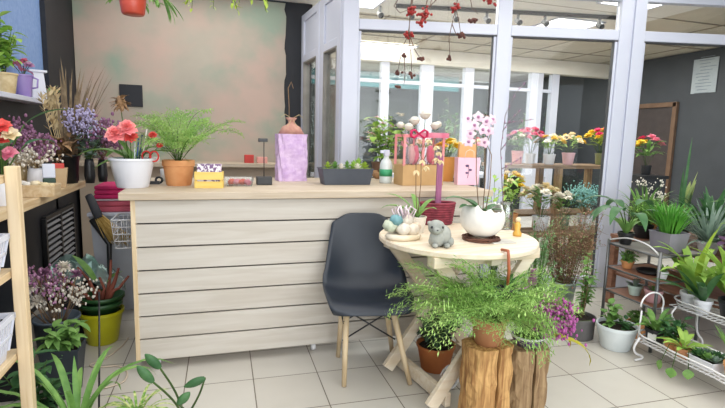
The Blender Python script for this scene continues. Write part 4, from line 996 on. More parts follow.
# ================================================================== hanging plants
def hang(lab, px, py, y, potm, r, h, fn):
    p = P(px, py, y=y); s = S(p); p.z -= h*s
    t = thing('hanging_plant', lab, 'hanging plant', p)
    mb = MB(); mb.lathe([(0, 0), (r*s*.72, 0), (r*s*.8, h*s*.06), (r*s*.9, h*s*.5), (r*s*.95, h*s*.85), (r*s*1.03, h*s*.86), (r*s*1.03, h*s), (r*s*.94, h*s), (r*s*.82, h*s*.4), (0, .008)], n=26); mb.build('pot', potm, t)
    MB().lathe([(0, h*s*.86), (r*s*.9, h*s*.86)], n=16).build('soil', M['soil'], t)
    mb = MB()
    for a in (0, 2.1, 4.2): mb.tube([(r*s*.97*math.cos(a), r*s*.97*math.sin(a), h*s*.98), (0, 0, h*s+.22)], .002, n=5)
    mb.tube([(0, 0, h*s+.22), (0, 0, 2.6-p.z)], .002, n=5); mb.build('hanger', M['wire'], t)
    fn(t, s, h*s*.9); return t
def trail(rng, t, base, specs, lm, L, Wd, name='trailing_foliage'):
    mb = MB(); ms = MB(); base = Vector(base)
    for az, out, drop, n in specs:
        h = Vector((math.cos(az), math.sin(az), 0)); pts = [base, base+h*out*.5+Vector((0, 0, .05)), base+h*out*.9+Vector((0, 0, .01))]+[base+h*out*(1+.1*k)+Vector((rng.uniform(-.01, .01), rng.uniform(-.01, .01), -drop*k/4)) for k in range(1, 5)]
        ms.tube(pts, .002, .0014, 5)
        for k in range(n):
            f = (k+rng.random())/n*(len(pts)-1); i = min(int(f), len(pts)-2); q = pts[i].lerp(pts[i+1], f-i)
            mb.leaf(q, az+rng.uniform(-1.4, 1.4), rng.uniform(-1.2, .3), L*rng.uniform(.7, 1.2), Wd, .6, 'oval', .2, 4)
    ms.build('stems', M['stem'], t); mb.build(name, lm, t)
hang('orange-red hanging pot with trailing green leaves at the top left', 132.5, -6, 3.3, mat('orange_red_pot', (206, 88, 66), (190, 72, 52), rough=.35), 13.5, 20,
    lambda t, s, z: (trail(rng, t, (0, 0, z), ((0.2, 18*s, 4*s, 12), (2.9, 16*s, 4*s, 8), (1.2, 20*s, 4*s, 8), (-.6, 20*s, 4*s, 8)), M['g_mid'], 8*s, 3*s), blades(rng, t, (26*s, 0, z+4*s), 6, 34*s, 3.4*s, M['g_mid'], (-1.2, -.4), (.2, .7), rad=.01, name='long_leaves', azr=(-.6, .8))))
hang('hanging basket of fine light green foliage at the top left of the counter', 214, -34, 3.2, M['whitepot'], 13, 16,
    lambda t, s, z: trail(rng, t, (0, 0, z), ((3.3, 16*s, 42*s, 26), (2.6, 22*s, 34*s, 22), (.3, 16*s, 38*s, 24), (4.6, 14*s, 44*s, 26), (5.4, 18*s, 40*s, 24)), M['g_pale'], 6*s, 3*s))
hang('small hanging pot of pale yellow-green foliage at the top near the black pier', 252, -34, 3.2, mat('tan_hanging_pot', (190, 160, 120), None), 9, 14,
    lambda t, s, z: trail(rng, t, (0, 0, z), ((3.3, 9*s, 36*s, 20), (.3, 9*s, 40*s, 22), (4.6, 9*s, 36*s, 20), (5.6, 12*s, 38*s, 20)), M['g_pale'], 6*s, 3*s))
# berry garlands hanging on dry stems in front of the glass
berry = mat('dark_red_berry', (170, 44, 38), (140, 30, 30), rough=.35, scale=20)
def garland(lab, y, stems, clusters, dried=()):
    p0 = P(stems[0][0][0], -6, y=y); t = thing('berry_branch', lab, 'berry branch', p0)
    ms = MB(); top = Vector((0, 0, 2.6-p0.z))
    for st_ in stems:
        pts = [P(px, py, y=y+dy)-p0 for (px, py, dy) in st_]
        ms.tube(pts, .0035, .002, 5)
    ms.tube([P(stems[0][0][0], stems[0][0][1], y=y)-p0, top*.5, top], .004, .004, 5)
    ms.build('twigs', mat('grey_twig', (124, 104, 92), (100, 80, 70), rough=.9), t)
    for px, py, r_, n, mt in clusters:
        c = P(px, py, y=y)-p0; s = S(c+p0); mb = MB()
        for k in range(n):
            q = Vector((rng.gauss(0, 1)*.55, rng.gauss(0, 1)*.5, rng.gauss(0, 1)*.42))*r_*s; mb.ball(c+q, 1.45*s, 7, 5); mb.tube([c, c+q], .0012, n=3)
        mb.build('berry_cluster', mt, t)
dry = mat('dried_berry', (104, 62, 52), (80, 48, 42), rough=.7, scale=20)
garland('long forked dry stem with red berry clusters hanging left of the glass front', 3.2, (((412, -4, 0), (410, 12, 0), (409, 34, 0), (402, 48, .03), (398, 72, .04)), ((409, 34, 0), (415, 50, -.02), (421, 60, -.02)), ((413, -4, 0), (411, 14, .01), (408, 34, 0)), ((404, 55, .02), (405, 74, .02), (404, 84, .02)), ((409, 36, 0), (411, 55, .01), (412, 74, .01))), ((411, 11, 5.5, 26, berry), (409, 35, 4.5, 20, berry), (398, 73, 2.6, 8, dry), (421, 59, 2.4, 8, dry), (404, 56, 2, 6, dry), (412, 75, 2.4, 7, dry), (397, 86, 1.8, 5, dry)))
garland('short dry stem ending in a full red berry cluster beside the forked stem', 3.05, (((428, -4, 0), (426, 6, 0), (424, 16, 0)), ((440, -4, 0), (432, 4, 0), (425, 14, 0))), ((424, 14, 6, 30, berry), (422, 22, 4, 14, berry)))
garland('curving dry stem with sparse berries hanging in the middle of the left pane', 3.2, (((458, -4, 0), (456, 8, 0), (452, 24, 0), (449, 38, .02), (450, 58, .02)), ((456, 8, 0), (459, 22, 0), (461, 36, -.02)), ((452, 24, 0), (456, 34, .02), (460, 38, .02))), ((456, 8, 4.5, 20, berry), (461, 35, 3.4, 12, dry), (450, 58, 2.6, 9, dry), (472, 21, 3.6, 14, dry)))
garland('tight bright red berry cluster hanging at the top beside the white post', 3.1, (((492, -5, 0), (491, 0, 0), (490, 3, 0)),), ((490, 0, 5.5, 30, berry),))
garland('bare curled dry stems hanging at the top left of the glass front', 3.3, (((400, -4, 0), (394, 6, 0), (400, 13, 0), (410, 9, 0)), ((432, -4, 0), (430, 8, 0), (420, 14, 0)), ((470, -4, 0), (472, 8, 0), (478, 14, 0))), ())
# ================================================================== left floor
M['magenta'] = mat('magenta_flower', (196, 110, 176), (166, 80, 148), rough=.8, scale=30, trans=.2)
rng = random.Random(41)
def fl(px, py): p = P(px, py, z=0); p.z = .0005; return p, S(p)
p, s = fl(103, 341)
t = thing('potted_plant', 'yellow-green pot with bare red-brown stems on the floor left of the counter', 'plant', p)
ypm = mat('olive_yellow_pot', (190, 188, 28), (176, 172, 20), rough=.4, scale=6)
add_pot(t, ypm, 14*s, 20*s, 33*s, .012, .02)
mb = MB(); dg = mat('dark_green_liner', (44, 88, 46), (34, 72, 38), rough=.4)
mb.lathe([(13*s, 26*s), (18*s, 38*s), (19.5*s, 38*s), (19.5*s, 42*s), (17.5*s, 42*s), (17*s, 38*s), (12*s, 26*s)], n=28); mb.lathe([(14*s, 40*s), (19*s, 47*s), (20*s, 47*s), (20*s, 50*s), (18*s, 50*s), (14*s, 42*s)], (1.5*s, 0, -2*s), n=28); mb.build('inner_pots', dg, t)
MB().lathe([(0, 40*s), (16.5*s, 40*s)], n=20).build('soil', M['soil'], t)
rs = mat('red_brown_stem', (150, 84, 66), (118, 60, 48), rough=.7, scale=12)
for k, (a, b, h, x2) in enumerate(((-22, 0, 70, -34), (-10, 3, 76, -20), (4, -2, 66, 0), (9, 2, 82, 10), (13, 0, 74, 17), (-4, 4, 60, -12), (17, -2, 66, 26))):
    MB().tube([(a*.3*s, b*s, 38*s), (a*.7*s, b*s, 52*s), (a*s, b*s, h*.82*s), (x2*s, b*s, h*s)], 2.0*s if k != 4 else 3.2*s, 1.1*s, 8).build('stem', rs, t)
ml = MB(); ml.leaf((-4*s, 0, 62*s), 2.6, .9, 36*s, 8*s, .4, 'strap', .2); ml.leaf((6*s, 0, 60*s), .4, 1.0, 18*s, 7*s, .8, 'oval', .2); ml.build('leaf', M['g_mid'], t)
# boxes, tubs, broom and wire basket behind the left end of the counter
p = Vector((-.60, 3.82, .0005)); s = S(p)
t = thing('plastic_tub', 'tall clear plastic storage tub standing behind the left end of the counter', 'tub', p)
MB().rbox(.34, .30, .40, .36, .68, .004, lip=.012).build('tub', mat('frosted_plastic', (196, 200, 210), (180, 184, 196), rough=.3, scale=5), t, False, .003)
MB().box((.0, 0, .694), (.43, .39, .024)).build('lid', M['pvc'], t, False, .004)
z0 = .7075
for k, (h, c, w, lab) in enumerate(((.075, (204, 96, 116), .40, 'dull rose folded cloth stack on the clear plastic tub'), (.014, (226, 214, 222), .42, 'thin pale tray between the two pink cloth stacks'), (.09, (208, 40, 108), .37, 'bright magenta folded cloth topmost of the pile behind the counter end'))):
    mb = MB()
    for j in range(max(1, int(h/.03))): mb.box((rng.uniform(-.008, .008), rng.uniform(-.008, .008), (j+.5)*h/max(1, int(h/.03))), (w, .33, h/max(1, int(h/.03))-.002))
    lump(('folded_cloth', 'thin_tray', 'folded_cloth')[k], lab, ('cloth', 'tray', 'cloth')[k], mb, mat('pile_%d' % k, c, None, rough=.8, scale=10), (p.x+.01, p.y, z0), smooth=False, bevel=.008); z0 += h+.0005
p = P(97, 262, y=3.35); b0 = P(87, 194, y=3.5)
t = thing('hand_broom', 'straw hand broom with a dark handle leaning against the tub behind the counter', 'broom', (-.64, 3.42, .0005))
mb = MB(); A_ = P(90, 198, y=3.5)-Vector((-.64, 3.42, 0)); B_ = P(97, 215, y=3.44)-Vector((-.64, 3.42, 0)); C_ = P(117, 241, y=3.38)-Vector((-.64, 3.42, 0))
for i in range(120):
    o1 = Vector((rng.gauss(0, .016), rng.gauss(0, .010), rng.gauss(0, .008))); mb.tube([B_+o1*.6, C_+o1*2.0+Vector((rng.uniform(-.01, .02), 0, rng.uniform(-.02, .02)))], .0022, n=4)
mb.build('bristles', mat('golden_straw', (206, 176, 104), (176, 142, 74), rough=.9, scale=30), t)
d_ = (C_-A_).normalized()
MB().tube([A_-d_*.02, A_, B_+d_*.03], .022, .028, 10).build('handle', M['darkgrey'], t)
MB().tube([B_+Vector((-.03, 0, -.03)), C_+Vector((-.045, .0, -.02)), Vector((C_.x-.06, C_.y, .0))], .02, .012, 8).build('stand', M['blackplastic'], t)
# white wire basket hung on the counter end
bx = P(125, 238, y=2.95)
t = thing('wire_basket', 'white wire basket hooked on the left end of the counter', 'basket', (CX0-.068, 2.98, .62))
mb = MB(); w, d, h = .125, .22, .16
for k in range(5):
    z = h*k/4; q = .8+.2*k/4
    c4 = [(-w/2*q, -d/2*q, z), (w/2*q, -d/2*q, z), (w/2*q, d/2*q, z), (-w/2*q, d/2*q, z), (-w/2*q, -d/2*q, z)]; mb.tube(c4, .003 if k < 4 else .004, n=5)
for i in range(6):
    f = -1+2*i/5
    for sg in (-1, 1): mb.tube([(f*w/2*.8, sg*d/2*.8, 0), (f*w/2, sg*d/2, h)], .0022, n=4)
    mb.tube([(-w/2, f*d/2, h), (-w/2*.8, f*d/2*.8, 0), (w/2*.8, f*d/2*.8, 0), (w/2, f*d/2, h)], .0022, n=4)
for f in (-.6, .6): mb.tube([(w/2-.002, f*d/2, h), (w/2-.002, f*d/2, h+.13)], .0025, n=4)
mb.build('wire', M['wire'], t)
# foil wrap pile
p = P(85, 292, z=.2); p = Vector((-.86, 3.37, .0005)); s = S(p)
t = thing('waste_bin', 'dark bin behind the yellow pot filled with crumpled silver and green wrapping film', 'bin', p)
MB().lathe([(0, 0), (.12, 0), (.16, .33), (.15, .33), (.11, .01), (0, .01)], n=24).build('bin', M['blackplastic'], t)
mb = MB(); K = 13
vs = [(-.22+.50*i/K, -.16+.32*j/K, .33+.06*math.exp(-(((i/K-.5)**2+(j/K-.5)**2)*6))*2+rng.uniform(-.05, .05)-.10*(abs(i/K-.5)*2)**3) for i in range(K+1) for j in range(K+1)]
mb.add(vs, [(i*(K+1)+j, (i+1)*(K+1)+j, (i+1)*(K+1)+j+1, i*(K+1)+j+1) for i in range(K) for j in range(K)])
mb.build('film', mat('silver_film', (176, 190, 190), (120, 160, 150), rough=.22, metal=.35, scale=5), t, False, solid=.003)
# grey bucket of dried white and purple flowers
p, s = fl(60, 372); 
t = thing('dried_bunch', 'grey floor bucket of white, purple and silvery dried flowers left of the yellow pot', 'dried flowers', p)
bucket(t, mat('slate_bucket', (92, 104, 116), (80, 92, 104), rough=.5), 15*s, 20*s, 58*s)
spray(rng, t, (0, 0, 46*s), 18*s, 56*s, 16, M['mauve'], M['brownstem'], 2.0*s, 9, 'lilac_heads', 5*s, (-.2, 0))
spray(rng, t, (4*s, 0, 46*s), 20*s, 44*s, 12, M['whitepetal'], M['brownstem'], 1.8*s, 8, 'white_heads', 6*s, (.08, 0))
for dx, dy, dz, mt, r_ in ((-18, -8, 92, 'whitepetal', 12), (-26, 0, 108, 'purple', 7), (-6, -6, 104, 'purple', 7), (10, -4, 108, 'whitepetal', 8), (-30, -4, 88, 'lavender', 9), (20, -4, 100, 'purple', 6), (-14, -8, 76, 'whitepetal', 9)):
    mb = MB()
    for i in range(60):
        a = rng.uniform(0, 6.28); q = rng.uniform(-.4, 1.3); mb.leaf((0, 0, 0), a, q, r_*s, 2.2*s, .3, 'strap', .2, 3)
    mb.build('flower_head', M[mt], t, at=(dx*s, dy*s, dz*s))
ms = MB()
for dx, dy, dz in ((-18, -8, 92), (-26, 0, 108), (-6, -6, 104), (10, -4, 108), (-30, -4, 88), (20, -4, 100), (-14, -8, 76)): ms.tube([(0, 0, 40*s), (dx*s*.7, dy*s*.7, dz*s*.75), (dx*s, dy*s, dz*s)], .0025, n=5)
ms.build('stalks', M['brownstem'], t)
# variegated leafy plant in front of the bucket
p, s = fl(66, 394)
t = thing('potted_plant', 'mid-green leafy plant in a dark square pot in front of the grey floor bucket', 'plant', p)
MB().rbox(24*s, 24*s, 34*s, 34*s, 52*s, .005, lip=.006).build('pot', mat('dark_slate_pot', (54, 62, 70), None, rough=.5), t, False, .003)
MB().box((0, 0, 48*s), (31*s, 31*s, .006)).build('soil', M['soil'], t, False)
stems_leaves(rng, t, (0, 0, 48*s), 20*s, 30*s, 80, 18*s, 7*s, M['g_mid'], per=7, nst=12, r=.003)
# big strappy plant in the foreground
p = Vector((-.50, 1.92, .0005)); s = S(p)
t = thing('strappy_plant', 'large arching strap-leaved green plant in the left foreground beside the rack post', 'plant', p)
add_pot(t, M['blackplastic'], .075, .10, .16, .01, .02)
blades(rng, t, (0, 0, .15), 20, .46, .024, M['g_mid'], (.6, 1.25), (1.1, 2.2), rad=.03)
blades(rng, t, (0, 0, .15), 4, .38, .018, M['g_mid'], (1.2, 1.5), (.2, .9), rad=.03, name='young_leaves')
# lower dark foliage behind it by the rack
p = Vector((-.71, 2.12, .0005))
t = thing('potted_plant', 'dark bushy green plant low behind the rack post', 'plant', p)
add_pot(t, M['blackplastic'], .07, .09, .14, .008, .016)
stems_leaves(rng, t, (0, 0, .13), .12, .26, 70, .10, .035, M['g_dark'], per=7, nst=10, r=.003)
# black rod
p, s = fl(99, 420)
lump('plant_cane', 'thin black cane standing upright beside the strappy plant', 'cane', MB().tube([(0, 0, .006), (-.012, .12, .24), (-.03, .26, .5)], .0045, .004, 6), M['blackplastic'], p)
# cable
def floor_pts(l): return [Vector((P(a, b, z=.006).x, P(a, b, z=.006).y, .006)) for a, b in l]
def smooth_pts(pts, k=6):
    out = []
    for i in range(len(pts)-1):
        p0 = pts[max(i-1, 0)]; p1 = pts[i]; p2 = pts[i+1]; p3 = pts[min(i+2, len(pts)-1)]
        for j in range(k):
            f = j/k; out.append(.5*((2*p1)+(p2-p0)*f+(2*p0-5*p1+4*p2-p3)*f*f+(3*p1-p0-3*p2+p3)*f**3))
    return out+[pts[-1]]
pts = smooth_pts(floor_pts(((128, 338), (122, 346), (106, 358), (90, 365), (100, 367), (118, 366), (127, 372), (124, 381), (112, 386), (104, 388))))
lump('power_cable', 'loose white cable snaking over the floor tiles by the left end of the counter', 'cable', MB().tube(pts, .0045, n=7), mat('cable_white', (216, 200, 180), None, rough=.5), (0, 0, 0))
# spider plant and rolled leaf plants at the bottom
p = Vector((P(138, 430, z=0).x, P(138, 430, z=0).y, .0005)); s = S(p)
t = thing('spider_plant', 'small variegated spider plant with striped leaves at the bottom left of the floor', 'plant', p)
add_pot(t, M['whitepot'], .035, .05, .06, .005, .01)
blades(rng, t, (0, 0, .055), 30, .20, .012, mat('striped_leaf', (214, 222, 150), (110, 160, 60), rough=.5, trans=.2, scale=40, lo=.42, hi=.58), (.6, 1.4), (1.0, 2.4), rad=.012)
p = Vector((P(186, 432, z=0).x, P(186, 432, z=0).y, .0005)); s = S(p)
t = thing('alocasia', 'plant of long stalks with rolled dark green leaves at the bottom edge of the floor', 'plant', p)
add_pot(t, M['greypot'], .045, .06, .07, .006, .012)
ms = MB(); ml = MB()
for (px, py, px2, py2, y_) in ((145, 354, 160, 368, 1.75), (137, 366, 153, 382, 1.72), (184, 387, 205, 378, 1.8), (190, 392, 178, 404, 1.78)):
    a_ = P(px, py, y=y_)-p; b_ = P(px2, py2, y=y_)-p
    ms.tube(smooth_pts([Vector((0, 0, .06)), (b_*.55+Vector((.01, 0, .03))), b_]), .005, .0035, 7)
    d_ = a_-b_; L_ = d_.length; sd = d_.cross(Vector((0, 1, .2))).normalized(); nn_ = d_.cross(sd).normalized(); vs = []; K = 8
    for i in range(K+1):
        f = i/K; w_ = .022*math.sin(PI*min(1, .1+f*.88))**.7
        for j in range(9):
            an = -2.3+4.6*j/8; vs.append(b_+d_*f+sd*(w_*math.sin(an)*.8)+nn_*(w_*.55*math.cos(an)))
    ml.add(vs, [(i*9+j, i*9+j+1, (i+1)*9+j+1, (i+1)*9+j) for i in range(K) for j in range(8)])
ms.build('stalks', M['stem'], t); ml.build('rolled_leaves', M['g_dark'], t)

# ================================================================== plants in front of and under the table
rng = random.Random(51)
def log_block(name, lab, cat, p, w, d, h, rz, c1, c2, gap=True):
    t = thing(name, lab, cat, p, rz); m_ = wood('bark_wood_%d' % int(c1[0]), c1, c2, 2, scale=5, rough=.8)
    for sg in (-1, 1):
        mb = MB(); n = 9; vs = []
        lv = 10
        for k in range(lv+1):
            z = h*k/lv
            ring = []
            for i in range(n+1):
                a = PI*i/n; x = sg*(.006+(w/2-.006)*max(0, math.sin(a))**.45); y = -d/2*math.cos(a)
                q = 1+.05*math.sin(z*38+i*1.9+sg)+rng.uniform(-.02, .02); vs.append((x*q if 0 < i < n else x, y*q, z))
        N_ = n+1; fs = [(k*N_+i, k*N_+(i+1) % N_, (k+1)*N_+(i+1) % N_, (k+1)*N_+i) for k in range(lv) for i in range(N_)]+[tuple(range(N_-1, -1, -1)), tuple(lv*N_+i for i in range(N_))]
        mb.add(vs, fs); mb.build('log_half', m_, t, False, .004)
    return t
p, s = fl(482, 414); p.y = 1.79; p.x -= .035; h_ = 82*s
log_block('log_stand', 'squared split-log stand of golden wood in front of the table, left of the pair', 'plant stand', p, 46*s, 36*s, h_, .1, (212, 168, 108), (150, 104, 58))
q = Vector((p.x, p.y, h_+.001)); s = S(q)
t = thing('potted_fern', 'large feathery asparagus fern in a brown pot on the golden split-log stand', 'plant', q)
add_pot(t, mat('brown_clay', (176, 124, 84), (158, 106, 70), rough=.7), 14*s, 18*s, 27*s, .008, .014)
fern(rng, t, (0, 0, 25*s), 48, 78*s, M['g_fern'], (.35, 1.45), (.7, 2.4), nb=16, bl=20*s, nl=4.6*s)
fern(rng, t, (0, 0, 25*s), 16, 98*s, M['g_fern'], (.3, .8), (.4, 1.4), nb=18, bl=20*s, nl=4.6*s, name='side_fronds', azr=(2.4, 3.7))
p, s = fl(532, 408); p.y = 1.885; p.x -= .02; h_ = 63*s
log_block('log_stand', 'smaller grey-brown split-log stand right of the golden log stand', 'plant stand', p, 42*s, 32*s, h_, -.05, (178, 150, 112), (128, 100, 70))
q = Vector((p.x, p.y, h_+.001)); s = S(q)
t = thing('potted_fern', 'green fern with a magenta spray in a purple bowl on the smaller log stand', 'plant', q)
mb = MB(); mb.lathe([(0, 0), (11*s, 0), (15*s, 6*s), (16*s, 11*s), (15*s, 11*s), (10*s, 3*s), (0, 3*s)], n=26); mb.build('bowl', mat('purple_bowl', (92, 58, 110), (80, 48, 98), rough=.4), t)
mb = MB().tube([(16*s*math.cos(a), 16*s*math.sin(a), 10.5*s) for a in [k*PI/12 for k in range(25)]], 1.1*s, n=6); mb.build('rim', M['wire'], t)
MB().lathe([(0, 8*s), (14*s, 8*s)], n=18).build('soil', M['soil'], t)
fern(rng, t, (0, 0, 8*s), 34, 70*s, M['g_fern'], (.8, 1.5), (.4, 1.6), nb=18, bl=19*s, nl=4.6*s)
spray(rng, t, (6*s, -4*s, 8*s), 16*s, 40*s, 40, M['magenta'], M['stem'], 2.0*s, 11, 'magenta_heads', 5*s, (-.05, -.6))
ml = MB(); ml.leaf((15*s, -8*s, 10*s), -.5, .1, 58*s, 11*s, 1.7, 'strap', .15, 9); ml.leaf((14*s, -6*s, 9*s), -.1, .3, 40*s, 7*s, 1.9, 'strap', .15, 9); ml.build('yellow_leaf', mat('yellow_leaf', (206, 196, 60), (186, 180, 50), trans=.2), t)
# dark leafy plant under the table
p, s = fl(440, 366)
p = Vector((1.16, 2.33, .0005)); s = S(p)
t = thing('potted_plant', 'dark bushy plant in an orange-brown pot standing on the floor under the round table', 'plant', p)
add_pot(t, mat('orange_brown_pot', (186, 112, 62), (168, 96, 50), rough=.6), 14*s, 19*s, 26*s, .008, .014)
stems_leaves(rng, t, (0, 0, 24*s), 27*s, 38*s, 190, 13*s, 8*s, mat('dusky_leaf', (84, 108, 84), (60, 80, 66), trans=.2, scale=20), M['brownstem'], per=9, nst=21, r=.003)
q = P(434, 352, z=.17); q = Vector((1.13, 2.10, .0005)); s = S(q)
t = thing('rocking_horse', 'small white wooden rocking horse ornament beside the dark bushy plant under the table', 'ornament', q, .3)
wm_ = M['wire']; mb = MB()
mb.ball((0, 0, 22*s), (8*s, 3*s, 3.6*s), 12, 8).tube([(6*s, 0, 24*s), (10*s, 0, 31*s)], 2.6*s, 1.8*s, 8).ball((12*s, 0, 32*s), (4*s, 1.8*s, 2*s), 10, 6)
for x in (-5, 5):
    for y in (-2, 2): mb.tube([(x*s, y*s, 20*s), (x*1.5*s, y*1.2*s, 6*s)], 1.2*s, 1*s, 6)
mb.tube([(-8*s, 0, 23*s), (-12*s, 0, 19*s), (-12*s, 0, 14*s)], 1*s, .5*s, 5); mb.build('horse', wm_, t)
mb = MB()
for y in (-2.4, 2.4): mb.tube([(14*s*math.sin(a), y*s, 22*s-20.5*s*math.cos(a)+.0*s) for a in [-.9+.18*k for k in range(11)]], 1.1*s, n=6)
mb.build('rockers', wm_, t)
# hanging plant hooked on the table edge
q = P(480, 256, z=TZ-.06)
t = thing('hanging_plant', 'small dark-leaved plant hung by a copper strap from the round table edge', 'hanging plant', (1.22, 1.80, TZ-.21))
cp = mat('copper_strap', (178, 98, 62), (156, 80, 48), rough=.4, scale=10)
MB().tube([(0, .05, .219), (0, .0, .225), (-.004, -.012, .20), (0, -.016, .14), (0, -.01, .05)], .007, n=8).build('strap', cp, t)
mb = MB(); pot_lathe(mb, .03, .045, .06, .004, .01); mb.build('pot', M['blackplastic'], t)
ml = MB()
for az, el, L, Wd in ((.2, .5, .13, .035), (-.4, .2, .11, .035), (2.9, .4, .10, .03), (.7, .8, .12, .03), (3.5, .1, .09, .03), (-1.2, .3, .09, .03), (.0, .9, .14, .035)): ml.leaf((0, 0, .05), az, el, L, Wd, .6, 'oval', .15)
ml.build('leaves', M['g_dark'], t)
mb = MB()
for i in range(70):
    f = i/70; a = i*2.4; mb.leaf((.135+.01*math.cos(a)*(1-f), .0+.01*math.sin(a)*(1-f), .06+.07*f), a, .8, .02, .012, .2, 'oval', .2, 3)
mb.tube([(0, 0, .05), (.10, 0, .05), (.135, 0, .07)], .003, n=5); mb.build('pink_plume', M['mauve'], t)
# ================================================================== right side: stands
rng = random.Random(61)
brown_board = wood('dark_brown_board', (150, 106, 84), (118, 80, 62), 1, rough=.5)
steel = mat('grey_steel_tube', (120, 122, 124), (104, 106, 108), rough=.35, metal=.6)
sx0, sx1, sy0, sy1 = 2.54, 2.90, 2.20, 2.60
t = thing('plant_shelf', 'grey metal plant shelf with three worn brown boards, right of the floor pots', 'shelf', ((sx0+sx1)/2, (sy0+sy1)/2, 0))
w, d = sx1-sx0, sy1-sy0
for x in (-w/2, w/2):
    for y in (-d/2, d/2): MB().tube([(x, y, 0), (x, y, .625)], .010, n=10).build('post', steel, t)
Z1, Z2, Z3 = .60, .44, .28
for z in (Z1, Z2, Z3):
    MB().box((0, 0, z-.009), (w-.025, d-.025, .016)).build('board', brown_board if z != Z1 else mat('grey_board', (150, 144, 140), (130, 124, 120), rough=.5), t, False, .002)
    mb = MB()
    for y in (-d/2, d/2): mb.tube([(-w/2, y, z-.005), (w/2, y, z-.005)], .006, n=6)
    for x in (-w/2, w/2): mb.tube([(x, -d/2, z-.005), (x, d/2, z-.005)], .006, n=6)
    mb.build('rail', steel, t)
mb = MB().tube(smooth_pts([Vector((-w/2, d/2, .62)), Vector((-w/2, .05, .66)), Vector((-w/2, -d/4, .65)), Vector((-w/2, -d/2, .60))]), .005, n=6); mb.build('edge_wire', M['wire'], t)
def potted(name, lab, cat, p, potm, r0, r1, h, fn, sq=False, soil=True):
    t = thing(name, lab, cat, p); s = S(p)
    if sq: MB().rbox(r0*2, r0*2, r1*2, r1*2, h, .004, lip=.005).build('pot', potm, t, False, .003); MB().box((0, 0, h*.88), (r1*1.85, r1*1.85, .005)).build('soil', M['soil'], t, False)
    else: add_pot(t, potm, r0, r1, h, .006, min(.02, h*.25), soil)
    fn(t, h*.85); return t
V3 = Vector
# on the shelf
potted('dracaena', 'plant with big drooping dark green leaves on the far end of the shelf top', 'plant', V3((2.61, 2.535, Z1+.001)), M['blackplastic'], .035, .05, .08,
    lambda t, z: (big_leaves(rng, t, (0, 0, z), [(a, .15+.03*(i % 3), 1.35-.1*(i % 2), .25+.02*(i % 3), .068, 1.9) for i, a in enumerate((2.9, 3.6, 2.3, 4.3, 1.3, .3, 5.2, 3.2))], M['g_dark'], fold=.2), blades(rng, t, (0, 0, z), 7, .20, .05, M['g_mid'], (1.0, 1.4), (.6, 1.4), rad=.01, name='upper_leaves', shape='oval')))
potted('potted_grass', 'dense bright green grass in a grey square planter on the shelf top', 'plant', V3((2.71, 2.305, Z1+.001)), mat('grey_lilac_pot', (142, 138, 150), (130, 126, 138), rough=.5), .065, .078, .125,
    lambda t, z: blades(rng, t, (0, 0, z), 150, .22, .010, mat('grass_green', (98, 166, 60), (70, 136, 46), trans=.25), (1.0, 1.5), (.1, .9), rad=.06, name='grass'), True)
potted('potted_plant', 'leafy trailing plant at the far end of the middle board of the plant shelf', 'plant', V3((2.63, 2.52, Z2+.001)), M['terra'], .03, .04, .05,
    lambda t, z: stems_leaves(rng, t, (0, 0, z), .09, .09, 60, .05, .025, M['g_mid'], per=7, nst=9))
potted('small_cactus', 'small white pot with a tiny green plant at the near end of the middle board', 'plant', V3((2.63, 2.25, Z2+.001)), M['whitepot'], .022, .03, .05,
    lambda t, z: blades(rng, t, (0, 0, z), 14, .06, .012, M['g_mid'], (.7, 1.4), (.3, .9), rad=.01))
lump('black_saucer', 'flat black plant saucer lying on the middle board of the plant shelf', 'saucer', MB().lathe([(0, 0), (.07, 0), (.085, .018), (.08, .018), (.068, .004), (0, .004)], n=24), M['blackplastic'], (2.68, 2.385, Z2+.001))
potted('small_pot', 'pale mint pot with short leaves on the lowest board of the plant shelf', 'plant pot', V3((2.63, 2.44, Z3+.001)), mat('mint_pot', (196, 216, 208), (184, 206, 198), rough=.4), .032, .043, .065,
    lambda t, z: blades(rng, t, (0, 0, z), 18, .07, .014, M['g_grey'], (.5, 1.4), (.3, .9), rad=.02))
potted('small_pot', 'dusty pink pot on the near end of the lowest board of the plant shelf', 'plant pot', V3((2.63, 2.30, Z3+.001)), mat('dusty_pink_pot', (206, 160, 166), (194, 148, 154), rough=.5), .042, .052, .08,
    lambda t, z: blades(rng, t, (0, 0, z), 8, .05, .012, M['g_mid'], (.5, 1.4), (.3, .9), rad=.02))
potted('potted_plant', 'low green plant in a terracotta pot on the floor under the plant shelf', 'plant', V3((2.66, 2.42, .0005)), M['terra'], .05, .065, .10,
    lambda t, z: stems_leaves(rng, t, (0, 0, z), .09, .10, 50, .05, .03, M['g_mid'], per=6, nst=9))
# floor pots
p, s = fl(561, 317)
t = thing('dried_shrub', 'tall galvanised bucket of fine brown and green dried branches behind the round table', 'dried flowers', p)
bucket(t, M['metal'], .055, .085, .27)
def twiggy(t, z, R, H, n, nl, lm, lm2):
    ms = MB(); ml = MB(); m2 = MB()
    for i in range(n):
        az = rng.uniform(0, 6.28); rr = R*math.sqrt(rng.random()); e = V3((rr*math.cos(az), rr*math.sin(az), z+H*rng.uniform(.55, 1.05))); b = V3((rr*.12*math.cos(az), rr*.12*math.sin(az), z*.3)); mdl = b.lerp(e, .5)+V3((0, 0, H*.05))
        ms.tube([b, mdl, e], .003, .0012, 4)
        for k in range(nl):
            f = rng.uniform(.3, 1); q = (b.lerp(mdl, f*2) if f < .5 else mdl.lerp(e, f*2-1)); o = V3((rng.gauss(0, 1), rng.gauss(0, 1), rng.gauss(.2, .8)))*.035
            ms.tube([q, q+o], .0008, n=3); (ml if k % 2 else m2).leaf(q+o, rng.uniform(0, 6.28), rng.uniform(-.3, 1), .022, .010, .4, 'oval', .2, 3)
    ms.build('twigs', M['brownstem'], t); ml.build('leaves', lm, t); m2.build('seed_heads', lm2, t)
